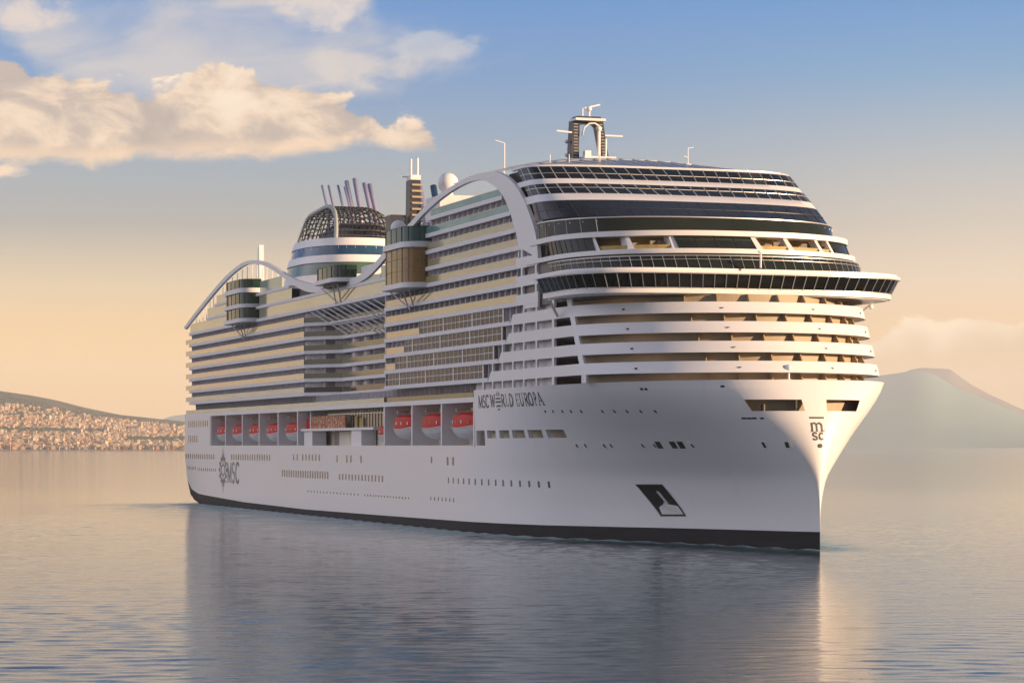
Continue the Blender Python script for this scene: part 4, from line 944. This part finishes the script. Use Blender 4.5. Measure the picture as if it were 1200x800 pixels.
b = MB(); b.tube([cage_pt(i, 0)+Vector((0, .15, 0)) for i in range(NI)], .48, 8); b.bar((-13.2, 5.7, ZC+.1), (25.4, 5.7, ZC+.1), .7); b.build('funnel_arch', ARCHG, fu, True)
b = MB(); b.loopstrip([[(x_, y_-3.2, z_) for x_, y_, z_ in ell(*q_)] for q_ in ((261, 15.5, 7.4, 62.9), (261, 14.0, 6.4, 66.0), (260, 10, 5.0, 67.2))]); b.build('funnel_core', NAVY, fu, 'auto')
for i, (y, dx, h, r_) in enumerate(((3.2, 4, 77.0, .28), (1.6, 4, 77.0, .30), (-.4, 3, 77.0, .28), (-1.2, 0, 76.4, .24), (-2.2, 2, 78.0, .5), (-3.9, 1, 78.5, .52), (-6.0, 0, 77.4, .5), (-7.3, 0, 77.2, .55))):
    MB().tube([(dx-2, y, 64-50), (dx+.0, y, 71-50), (dx+3.2, y+.55, h-50)], r_, 12).build('exhaust_pipe', PIPE, fu, True)
# aft of the funnel: white fin, small deck houses
b = MB(); b.prism([(0, 48), (5, 48), (3.4, 56.5), (1.8, 64.4), (.6, 64.5), (.1, 57)], lambda x, z: (300+x, 9.4, z), lambda x, z: (300+x, 10.6, z)); b.build('white_fin', WHITE, ship)
outline_slab('sun_deck_house', [(215, 17), (290, 17), (290, -17), (215, -17)], 43.3, 48.4, DIV)
outline_slab('pool_deck', [(125, 20.3), (300, 20.3), (300, -20.3), (125, -20.3)], 43.25, 43.6, SLABW)
# --- second dark tower with tan fins, slanted blue pipes, radomes
tw = empty('vent_tower', (187, 4, 48.6)); tw.parent = ship
MB().prism([(-2.0, -1.25), (2.0, -1.25), (2.0, 1.25), (-2.0, 1.25)], lambda x, y: (x, y, 0), lambda x, y: (x*.82, y*.85, 21)).build('tower_shaft', NAVY, tw)
b = MB()
for k in range(7): z = 12.2+k*1.25; b.box(-2.25, 0.1, -1.4, .9, z, z+.4)
b.build('tower_louvre', CABIN, tw)
b = MB(); b.box(-1.6, 1.4, -1.2, 1.0, 21, 22.0); b.tube([(-.8, -.7, 22), (-.8, -.7, 25.6)], .24, 8); b.tube([(-.4, .6, 22), (-.4, .6, 25.4)], .22, 8); b.bar((.8, 2.4, 21.8), (.8, -1.6, 21.8), .25); b.build('tower_head', WHITE, tw)
b = MB(); b.loopstrip([[(188+p[0], 7.5+p[1], z) for p in ((-2, -1.6), (2, -1.6), (2, 1.6), (-2, 1.6))] for z in (50, 62.3)])
b.build('vent_house', NAVY, ship)
MB().tube([(186, -.4, 52), (195.5, .5, 70.4)], .75, 10).build('slanted_pipe', PIPE, ship, True); MB().tube([(178, -.4, 52), (185.2, .2, 68.4)], .7, 10).build('slanted_pipe', BLUEB, ship, True)
outline_slab('tower_block', [(176, 6), (196, 6), (196, -6), (176, -6)], 43.5, 58.2, NAVY)
for x, y, z, r_ in ((136.6, 12.0, 63.9, 1.95), (142.5, 20.0, 55.7, 1.5)):
    d = MB().ball((x, y, z), r_, 28, 18).build('radome', WHITE, ship, True); MB().tube([(x, y, z-r_-2.2), (x, y, z-r_*.8)], [r_*.7, r_*.45], 16).build('pedestal', WHITE, d)
b = MB(); b.tube([(133, 2, 58), (133, 2, 71.5)], .11, 8); b.bar((133, 2, 71.4), (133, 3.8, 71.9), .13); b.bar((133, 2, 66), (133, 3.2, 66.4), .13); b.build('whip_antenna', WHITE, ship)
# --- radar mast, an upright ring
ra = empty('radar_mast', (93, 0, 58.9)); ra.parent = ship
def mst(y, z, dx=0): return (dx, y, z-60)
W0 = [(2.6, 61.2), (3.5, 64.2), (3.5, 67), (3.2, 71.8), (2.5, 72.6), (-1.8, 72.6), (-2.3, 72.0), (-3.0, 67.5), (-3.6, 64.6), (-4.4, 62.9), (-4.6, 61.2)]
I0 = [(1.5, 63.4), (2.05, 64.2), (2.15, 67), (2.0, 70.9), (1.5, 71.4), (-.8, 71.4), (-1.3, 70.9), (-1.95, 67.5), (-2.5, 64.8), (-2.9, 63.9), (-3.0, 63.4)]
b = MB(); b.loopstrip([[mst(*o_, -1.2), mst(*o_, 1.0), mst(*i_, 1.0), mst(*i_, -1.2)] for o_, i_ in zip(W0, I0)]); b.box(-1.15, .95, -2.8, 1.4, .5, 3.1); b.build('mast_ring', NAVY, ra)
MB().box(-3.2, 0, -4.0, 1.8, 5.0, 5.5).build('mast_platform', WHITE, ra); MB().box(-2.6, 1, -2.3, 3.2, 11.7, 12.1).build('mast_platform', WHITE, ra); MB().tube([(-1.6, 1.7, 9.2), (-1.6, 1.3, 10.6), (-1.6, .4, 11.3), (-1.6, -.6, 11.4), (-1.6, -1.4, 10.9)], .16, 8).build('mast_brace', WHITE, ra, True)
def aer(*f):
    b = MB()
    for q_ in f: q_(b)
    b.build('radar_aerial', WHITE, ra, 'auto')
aer(lambda b: b.tube([(-2.0, -1.2, 5.5), (-2.0, -1.2, 10.3)], .3, 10), lambda b: b.ball((-2.0, -1.2, 10.4), .55, 12, 8))
aer(lambda b: b.tube([(-2.6, -2.3, 1.5), (-2.6, -2.3, 8.6)], .18, 8)); aer(lambda b: b.bar((-1, 6.2, 9.9), (-1, 3.3, 9.7), .26)); aer(lambda b: b.bar((-1, -2.6, 9.4), (-1, -6.0, 9.4), .26))
aer(lambda b: b.tube([(-1, .2, 12.1), (-1, .2, 14.0)], .2, 8), lambda b: b.ball((-1, .2, 13.9), .5, 10, 8), lambda b: b.bar((-1, 1.0, 14.0), (-1, -1.8, 14.7), .26)); aer(lambda b: b.tube([(-1, 1.4, 12.1), (-1, 1.4, 14.0)], .12, 8))
for y, z, r_ in ((-5.4, 4.9, .5), (-5.6, 2.6, .65), (4.0, 8.2, .35), (4.0, 5.9, .35)): aer(lambda b: b.ball((0, y, z), r_, 10, 8), lambda b: b.bar((0, y*.55, z), (0, y, z), .12))
aer(lambda b: b.box(-2.6, -1.4, .4, 1.5, 5.5, 6.5))
b = MB()
for k in range(14): z = 4.4+k*.52; b.bar((-1.22, 2.35, z), (-1.22, 3.05, z+.05), .07); b.bar((-1.22, -1.5-(.06*(14-k)), z), (-1.22, -2.1-(.07*(14-k)), z+.05), .07)
b.build('mast_slats', SILVER, ra)
outline_slab('dome_house', [(132, 15), (141, 15), (141, 8), (132, 8)], 46, 61.2, DIV); outline_slab('dome_house', [(140.5, 21.5), (144.5, 21.5), (144.5, 18.5), (140.5, 18.5)], 46, 53.2, SLABW)
# ------------------------------------------------------------------ sea
FWD = Vector((CA, -SA, 0)); RGT = Vector((-SA, -CA, 0)); C0 = Vector((CAM.x, CAM.y, 0))
def far(r, d, z=0.0): p = C0+FWD*d+RGT*(r*d); return Vector((p.x, p.y, z))      # bearing (tangent) and distance from the viewpoint
N, T_ = 640, 320.0
kx = np.fft.fftfreq(N, T_/N)*2*np.pi; KX, KY = np.meshgrid(kx, kx, indexing='ij'); K = np.hypot(KX, KY); K[0, 0] = 1
ang = np.arctan2(KY, KX); th0 = math.radians(161)
spec = K**-2.05*np.exp(-(2*np.pi/3.6/K)**2)*np.exp(-(K/(2*np.pi/1.05))**2)*(.07+.93*np.abs(np.cos(ang-th0))**3); spec[0, 0] = 0
ph = rng.normal(size=(N, N))+1j*rng.normal(size=(N, N))
hmap = np.fft.ifft2(spec*ph).real
sl = np.hypot(np.gradient(hmap, T_/N, axis=0), np.gradient(hmap, T_/N, axis=1)); hmap *= .034/np.sqrt((sl**2).mean())
def hsamp(x, y):
    u = (x/T_ % 1)*N; v = (y/T_ % 1)*N; i = np.floor(u).astype(int) % N; j = np.floor(v).astype(int) % N; fu_ = u-np.floor(u); fv = v-np.floor(v)
    i2 = (i+1) % N; j2 = (j+1) % N
    return hmap[i, j]*(1-fu_)*(1-fv)+hmap[i2, j]*fu_*(1-fv)+hmap[i, j2]*(1-fu_)*fv+hmap[i2, j2]*fu_*fv
D0, D1, L0, L1 = 110., 900., -190., 200.
nd, nl = 900, 640
ds = np.geomspace(D0, D1, nd); ls = np.linspace(L0, L1, nl); DD, LL = np.meshgrid(ds, ls, indexing='ij')
PX = C0.x+CA*DD-SA*LL; PY = C0.y-SA*DD-CA*LL
edge = np.minimum.reduce([(DD-D0)/15, (D1-DD)/550, (LL-L0)/40, (L1-LL)/40]).clip(0, 1)
# calmer and rougher lanes, as a breeze leaves them
lane = .75+.5*np.sin(PX*.021+np.sin(PY*.017)*1.7)*np.sin(PY*.031+1.3)
PZ = hsamp(PX, PY)*edge*lane.clip(.55, 1.15)
xs_t = np.linspace(-10, 345, 400); wl = np.array([float(pch(max(x, 0))) if x < 296 else float(24*(1-.10*((x-296)/34)**2)) for x in xs_t])
dist = np.abs(PY)-np.interp(PX, xs_t, wl); dist = np.where(PX < 0, np.hypot(PX, PY), dist)
side = np.clip((PX-30)/60, 0, 1)*(PY > 0); near = np.exp(-np.clip(dist, 0, None)/(7+17*side))*(PX > -14)*np.clip((330-PX)/25, 0, 1)
PZ = PZ+.10*near*np.sin(PX*.9+dist*.8)*np.exp(-np.clip(dist, 0, None)/8)*edge
near = np.clip(near-.14, 0, None)/.86
V = np.stack([PX, PY, PZ], -1).reshape(-1, 3)
idx = np.arange(nd*nl).reshape(nd, nl)
F4 = np.stack([idx[:-1, :-1], idx[:-1, 1:], idx[1:, 1:], idx[1:, :-1]], -1).reshape(-1, 4)
BIG = 30800.
ring = []; rf = []; base_i = len(V)
def P2(d, l): p = C0+FWD*d+RGT*l; ring.append((p.x, p.y, 0.0)); return base_i+len(ring)-1
for d0, d1, l0, l1 in ((-BIG, D0, -BIG, BIG), (D1, BIG, -BIG, BIG), (D0, D1, -BIG, L0), (D0, D1, L1, BIG)): rf.append([P2(d0, l0), P2(d0, l1), P2(d1, l1), P2(d1, l0)])
V = np.concatenate([V, np.array(ring)]); Fa = np.concatenate([F4, np.array(rf)])
me = bpy.data.meshes.new('sea_water'); me.vertices.add(len(V)); me.vertices.foreach_set('co', V.astype(np.float32).ravel())
me.loops.add(len(Fa)*4); me.loops.foreach_set('vertex_index', Fa.astype(np.int32).ravel())
me.polygons.add(len(Fa)); me.polygons.foreach_set('loop_start', np.arange(0, len(Fa)*4, 4, dtype=np.int32))
me.polygons.foreach_set('use_smooth', np.ones(len(Fa), bool)); me.update(calc_edges=True); me.validate()
at2 = me.attributes.new('ripple', 'FLOAT', 'POINT'); at2.data.foreach_set('value', np.concatenate([(.12+.88*edge).reshape(-1), np.full(len(ring), .12)]).astype(np.float32))
at = me.attributes.new('wash', 'FLOAT', 'POINT'); at.data.foreach_set('value', np.concatenate([near.reshape(-1), np.zeros(len(ring))]).astype(np.float32))
if me.polygons[0].normal.z < 0: me.flip_normals()
sea = bpy.data.objects.new('sea_water', me); S.collection.objects.link(sea); tag(sea, kind='structure')
m = bpy.data.materials.new('sea'); m.use_nodes = True; q = NT(m.node_tree); bs = q.n['Principled BSDF']; me.materials.append(m)
co = q.n.new('ShaderNodeTexCoord').outputs['Object']
wash = q.n.new('ShaderNodeAttribute'); wash.attribute_name = 'wash'; wf = wash.outputs['Fac']
foam = q.smooth(q.m('ADD', q.m('MULTIPLY', wf, .62), q.m('MULTIPLY', q.noise(co, .55, 7, .62, .8), .8)), .74, 1.06)
turb = q.m('MULTIPLY', wf, q.smooth(q.noise(co, .11, 6, .65, .6), .25, .62))
wc = q.mix(q.m('MULTIPLY', turb, 1.9, clamp=True), (.007, .052, .088, 1), (.07, .19, .21, 1)); wc = q.mix(q.m('MULTIPLY', foam, .75), wc, (.55, .58, .56, 1))
q.l.new(q.m('SUBTRACT', .5, q.m('MULTIPLY', turb, .46)), bs.inputs['Specular IOR Level']); q.l.new(wc, bs.inputs['Base Color']); bs.inputs['IOR'].default_value = 1.29
bu = q.n.new('ShaderNodeBump'); bu.inputs['Strength'].default_value = 1; bu.inputs['Distance'].default_value = .03
mpw = q.n.new('ShaderNodeMapping'); mpw.vector_type = 'TEXTURE'; q.l.new(co, mpw.inputs[0]); mpw.inputs['Rotation'].default_value = (0, 0, -HEAD); mpw.inputs['Scale'].default_value = (1, 2.6, 1)
hgt_ = q.m('ADD', q.noise(mpw.outputs[0], 1.5, 6, .62), q.m('MULTIPLY', q.noise(mpw.outputs[0], .22, 3, .5), 1.4))
rip = q.n.new('ShaderNodeAttribute'); rip.attribute_name = 'ripple'; q.l.new(rip.outputs['Fac'], bu.inputs['Strength']); q.l.new(q.m('ADD', q.m('SUBTRACT', .095, q.m('MULTIPLY', rip.outputs['Fac'], .06)), q.m('MULTIPLY', q.m('ADD', foam, turb), .3)), bs.inputs['Roughness']); q.l.new(hgt_, bu.inputs['Height']); q.l.new(bu.outputs[0], bs.inputs['Normal'])

# ------------------------------------------------------------------ land
def vnoise(shape_seed):
    r_ = np.random.default_rng(shape_seed); tab = r_.normal(size=(256,))
    ks = [(r_.uniform(-1, 1), r_.uniform(-1, 1), r_.uniform(0, 6.28)) for _ in range(40)]
    def f(x, y, base):
        s = 0
        for i, (a, b_, p) in enumerate(ks): w = base*(1.13**i); s += math.sin((a*x+b_*y)/w*6.28+p)*w**.0*(1/(1+(39-i)*.12))
        return s/8
    return f
def pz(py, d): return 14.5+(522-py)/3000*d
RIDGE = [(-700, 330), (-300, 395), (-120, 430), (0, 457), (40, 463), (65, 468), (100, 477), (140, 485), (190, 490.5), (217, 493.5), (260, 498), (330, 506), (400, 514)]
nf = vnoise(3)
DSH, DRG = 7300., 10600.
def hill_z(px, d):
    H = pz(float(np.interp(px, *zip(*RIDGE))), DRG); tt = (d-DSH)/(DRG-DSH)
    if tt < 0: return -2.0
    base_ = H*(.06*min(1, tt*14)+.94*(min(tt, 1)**1.12)); base_ *= 1-max(0, tt-1)*.9
    x, y = (px-600)/3000*d, d
    return max(base_+(nf(x, y, 330)*10+nf(x*2.1, y*1.7, 200)*4)*min(1, max(0, tt)*1.6)*(1 if tt < 1 else .5)*min(1, H/160), 1.6)
pxs = np.linspace(-700, 400, 150); dds = np.concatenate([[DSH-1, DSH, DSH+25], np.linspace(DSH+120, DRG+1800, 70)])
b = MB(); b.grid([[far((px-600)/3000, d, -2.0 if d < DSH else hill_z(px, d)) for px in pxs] for d in dds])
def hillmat(name, cols_, scale):
    m = bpy.data.materials.new(name); m.use_nodes = True; q = NT(m.node_tree); bs = q.n['Principled BSDF']; bs.inputs['Roughness'].default_value = .9; bs.inputs['Specular IOR Level'].default_value = .1
    co = q.n.new('ShaderNodeTexCoord').outputs['Object']; n = q.m('ADD', q.m('MULTIPLY', q.noise(co, scale, 8, .62), .7), q.m('MULTIPLY', q.noise(co, scale*6, 5, .6), .3))
    q.l.new(q.ramp(n, [(.34+.1*i, c) for i, c in enumerate(cols_)]), bs.inputs['Base Color']); return m
HILL = hillmat('hillside_scrub', [(.014, .022, .014, 1), (.038, .05, .03, 1), (.16, .135, .09, 1), (.07, .085, .05, 1)], .0055)
tag(b.build('hillside', HILL, None, True), kind='structure')
MTN = hillmat('mountain_scrub_haze', [(.13, .25, .24, 1), (.16, .285, .26, 1), (.19, .295, .25, 1), (.15, .27, .25, 1)], .0022)  # scrub colours lifted and blued, with distance haze painted in
MTN2 = hillmat('mountain_rock', [(.07, .06, .05, 1), (.12, .1, .08, 1), (.2, .155, .115, 1), (.14, .11, .085, 1)], .002)
def mountain(name, prof_, d0, d1, m_, sd):
    nn = vnoise(sd); px_ = np.linspace(prof_[0][0], prof_[-1][0], 190); dd_ = np.linspace(d0, d1+1000, 40); b = MB(); rows_ = []
    for d in dd_:
        r_ = []
        for px in px_:
            H = pz(float(np.interp(px, *zip(*prof_))), d1); tt = (d-d0)/(d1-d0); x = (px-600)/3000*d
            z = H*(tt**.85 if tt < 1 else 1-(tt-1)*1.2)
            z += (nn(x, d, 1100)*44+nn(x*1.9, d*2.2, 480)*15)*min(1, H/250)*(math.sin(min(tt, 1)*math.pi)*.9+(.16 if tt >= .9 else 0)); r_.append(far((px-600)/3000, d, max(z, -1) if d > d0 else -1))
        rows_.append(r_)
    tag(b.grid(rows_).build(name, m_, None, True), kind='structure')
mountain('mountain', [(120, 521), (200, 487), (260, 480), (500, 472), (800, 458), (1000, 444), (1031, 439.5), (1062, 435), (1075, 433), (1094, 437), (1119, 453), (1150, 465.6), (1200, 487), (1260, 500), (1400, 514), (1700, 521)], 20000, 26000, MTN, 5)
mountain('mountain_ridge', [(950, 521), (1040, 450), (1064, 433), (1080, 430), (1113, 431.5), (1137, 449), (1159, 461), (1200, 480), (1240, 490), (1330, 504), (1480, 514), (1700, 520)], 27000, 29500, MTN2, 9)

# ------------------------------------------------------------------ the town along the shore
WALLC = [((.48, .33, .20), 'cream'), ((.46, .25, .17), 'pink'), ((.40, .17, .09), 'terracotta'), ((.58, .44, .32), 'pale'), ((.45, .27, .11), 'ochre'), ((.30, .25, .22), 'grey')]
TW = [mat('house_wall_'+n, c, .8, .12, .08) for c, n in WALLC]
TR = [mat('house_roof_red', (.34, .14, .08), .85, .2, .1), mat('house_roof_grey', (.30, .27, .24), .85, .2, .1)]
WIN = mat('house_window', (.05, .05, .06), .3)
def house_geo(w, d, h, kind):
    # list of (material slot, verts, faces); slot 0 wall, 1 roof, 2 windows
    A = MB().box(-w/2, w/2, -d/2, d/2, -4, h); Bq = MB(); C_ = MB()
    if kind == 'flat': Bq.box(-w/2-.2, w/2+.2, -d/2-.2, d/2+.2, h+.01, h+.7); Bq.box(-w*.2, w*.12, -d*.2, d*.2, h+.71, h+3)
    elif kind == 'hip': Bq.add([(-w/2-.5, -d/2-.5, h), (w/2+.5, -d/2-.5, h), (w/2+.5, d/2+.5, h), (-w/2-.5, d/2+.5, h), (-w*.22, 0, h+3.2), (w*.22, 0, h+3.2)], [(0, 1, 5, 4), (1, 2, 5), (2, 3, 4, 5), (3, 0, 4), (3, 2, 1, 0)])
    else: Bq.add([(-w/2-.4, -d/2-.5, h), (w/2+.4, -d/2-.5, h), (w/2+.4, d/2+.5, h), (-w/2-.4, d/2+.5, h), (-w/2-.4, 0, h+3), (w/2+.4, 0, h+3)], [(0, 1, 5, 4), (2, 3, 4, 5), (1, 2, 5), (3, 0, 4), (3, 2, 1, 0)])
    for fz in np.arange(1.4, h-1.4, 3.1):
        for fx in np.arange(-w/2+1.6, w/2-1, 3.2): C_.box(fx-.5, fx+.5, -d/2-.06, -d/2+.02, fz, fz+1.5)
        for fy in np.arange(-d/2+1.6, d/2-1, 3.4): C_.box(w/2-.02, w/2+.06, fy-.5, fy+.5, fz, fz+1.5); C_.box(-w/2-.06, -w/2+.02, fy-.5, fy+.5, fz, fz+1.5)
    return A, Bq, C_
def house_mesh(nm, w, d, h, kind, wm, rm):
    A, Bq, C_ = house_geo(w, d, h, kind); v = A.v+Bq.v+C_.v; f = A.f+[tuple(i+len(A.v) for i in q_) for q_ in Bq.f]+[tuple(i+len(A.v)+len(Bq.v) for i in q_) for q_ in C_.f]
    me = bpy.data.meshes.new(nm); me.from_pydata(v, [], f); me.materials.append(wm); me.materials.append(rm); me.materials.append(WIN)
    me.polygons.foreach_set('material_index', [0]*len(A.f)+[1]*len(Bq.f)+[2]*len(C_.f)); me.update(); return me
KINDS = [(14, 12, 15, 'flat', 0, 1, 'apartment_block', 'cream flat roofed apartment block in the town along the far shore', 'building'), (11, 10, 8, 'hip', 1, 0, 'house', 'pink house with red hipped roof in the town along the far shore', 'house'),
         (16, 11, 18, 'flat', 3, 1, 'apartment_block', 'tall pale apartment block with flat roof in the far shore town', 'building'), (10, 9, 7, 'gable', 2, 0, 'house', 'terracotta house with red gable roof in the far shore town', 'house'),
         (12, 12, 12, 'flat', 4, 1, 'apartment_block', 'ochre apartment block with flat roof in the far shore town', 'building'), (22, 13, 9, 'gable', 5, 1, 'warehouse', 'low grey warehouse with grey gable roof beside the far waterfront', 'warehouse'),
         (12, 11, 10, 'hip', 0, 0, 'house', 'cream house with red hipped roof in the far shore town', 'house'), (13, 11, 13, 'flat', 2, 1, 'apartment_block', 'terracotta apartment block with flat roof in the far shore town', 'building')]
TOWNTOP = [(-300, 462), (0, 477), (60, 482), (110, 486.5), (150, 489.5), (217, 498), (300, 508)]
def belt(px, py): return (px < 122 and abs(py-(506+.012*px)) < 2.4) or (146 < px < 225 and 514.5 < py < 520.5) or (px < 60 and abs(py-488) < 1.2)
spots = []
tries = 0
while len(spots) < 5800 and tries < 60000:
    tries += 1
    px = random.uniform(-120, 250); d = DSH+15+(random.random()**1.25)*2500; z = hill_z(px, d); py = 522-(z-14.5)/d*3000
    tp = float(np.interp(px, *zip(*TOWNTOP)))
    if py < tp-2 or belt(px, py): continue
    if py < tp+9 and random.random() < .62-.05*(py-tp): continue
    if nf(px*9, d*1.3, 420) > .42 and d > DSH+300: continue
    spots.append((d, px, z, py))
spots.sort(key=lambda s_: (not (0 < s_[1] < 216), s_[0]))
GRP = 'houses of the town on the far shore'
protos = [None]*len(KINDS); meshes = [house_mesh(k_[6], k_[0], k_[1], k_[2], k_[3], TW[k_[4]], TR[k_[5]]) for k_ in KINDS]
stuffV = []; stuffF = []; stuffM = []
for i, (d, px, z, py) in enumerate(spots):
    ki = random.choice([0, 0, 1, 2, 3, 4, 6, 6, 7]+([5, 5] if d < DSH+60 else [])); k_ = KINDS[ki]
    sc = random.uniform(.5, .95); rz = HEAD*-1+random.choice([0, 0, 1.57])+random.uniform(-.5, .5); p = far((px-600)/3000, d, z)
    hs = sc*random.uniform(.8, 1.25)
    if i < 300:
        o = bpy.data.objects.new(k_[6], meshes[ki]); S.collection.objects.link(o); o.location = p; o.rotation_euler = (0, 0, rz-1.57); o.scale = (sc, sc, hs)
        tag(o, k_[7], k_[8], GRP+': '+k_[7].split(' in the')[0].split(' beside')[0])
    else:
        A, Bq, C_ = house_geo(k_[0], k_[1], k_[2], k_[3]); cz, sz_ = math.cos(rz), math.sin(rz)
        for slot, G_ in ((k_[4], A), (6+k_[5], Bq)):
            k0 = len(stuffV)
            for v in G_.v: x, y = v[0]*sc, v[1]*sc; stuffV.append((p.x+x*cz-y*sz_, p.y+x*sz_+y*cz, p.z+v[2]*hs))
            for f_ in G_.f: stuffF.append(tuple(j+k0 for j in f_)); stuffM.append(slot)
me = bpy.data.meshes.new('hillside_town'); me.from_pydata(stuffV, [], stuffF)
for m_ in TW+TR: me.materials.append(m_)
me.polygons.foreach_set('material_index', stuffM); me.update()
o = bpy.data.objects.new('hillside_town', me); S.collection.objects.link(o); tag(o, 'mass of tiny pastel houses covering the hillside behind the waterfront', 'town', kind='stuff')
# trees: belts and scattered clumps of leafage
b = MB()
def clump(p, r_):
    n = 7; k0 = len(b.v); ph_ = random.random()*6
    rings = [(.25, .0), (.9, .35), (1.0, .8), (.6, 1.25)]
    for rr, hh in rings:
        for j in range(n): a = 6.283*j/n+ph_; q_ = rr*r_*random.uniform(.7, 1.25); b.v.append((p.x+q_*math.cos(a), p.y+q_*math.sin(a), p.z+hh*r_*random.uniform(.85, 1.15)))
    b.v.append((p.x, p.y, p.z+1.45*r_))
    for i in range(3):
        for j in range(n): a = k0+i*n+j; c = k0+i*n+(j+1) % n; b.f.append((a, c, c+n, a+n))
    for j in range(n): b.f.append((k0+3*n+j, k0+3*n+(j+1) % n, k0+4*n))
cnt = 0; tries = 0
while cnt < 3000 and tries < 90000:
    tries += 1; px = random.uniform(-100, 250); d = DSH+25+random.random()*2700; z = hill_z(px, d); py = 522-(z-14.5)/d*3000
    inb = belt(px, py); tp = float(np.interp(px, *zip(*TOWNTOP)))
    if not inb and random.random() > (.10 if py > tp+8 else .45): continue
    if py < tp-10: continue
    clump(far((px-600)/3000, d, z), random.uniform(5, 9) if inb else random.uniform(3.5, 7)); cnt += 1
tag(b.build('woodland', mat('foliage', (.045, .06, .03), .8, .4, .05), None, False, False), 'dark green belts of trees between the houses on the far shore', 'trees', kind='stuff')
# low sea wall along the waterfront
b = MB()
pw_ = [far((px-600)/3000, DSH-8, 0) for px in np.linspace(-650, 380, 60)]; pv_ = [far((px-600)/3000, DSH+6, 0) for px in np.linspace(-650, 380, 60)]
b.loopstrip([[(u.x, u.y, -1), (u.x, u.y, 3.2), (v.x, v.y, 3.2), (v.x, v.y, -1)] for u, v in zip(pw_, pv_)])
tag(b.build('sea_wall', mat('sea_wall_stone', (.22, .19, .17), .85, .3, .05)), 'low dark stone sea wall along the foot of the town', 'sea wall')

# ------------------------------------------------------------------ air
HB = 31500.; hz_ = MB().box(C0.x-HB, C0.x+HB, C0.y-HB, C0.y+HB, -4.0, 980).build('haze', bpy.data.materials.new('haze')); tag(hz_, 'thin warm evening haze over the bay', 'haze', kind='stuff')
m = hz_.data.materials[0]; m.use_nodes = True; nt = m.node_tree; nt.nodes.clear(); out = nt.nodes.new('ShaderNodeOutputMaterial'); pv = nt.nodes.new('ShaderNodeVolumePrincipled')
pv.inputs['Color'].default_value = (.88, .95, 1, 1); pv.inputs['Density'].default_value = 3.6e-5; pv.inputs['Anisotropy'].default_value = -.1
nt.links.new(pv.outputs[0], out.inputs['Volume'])
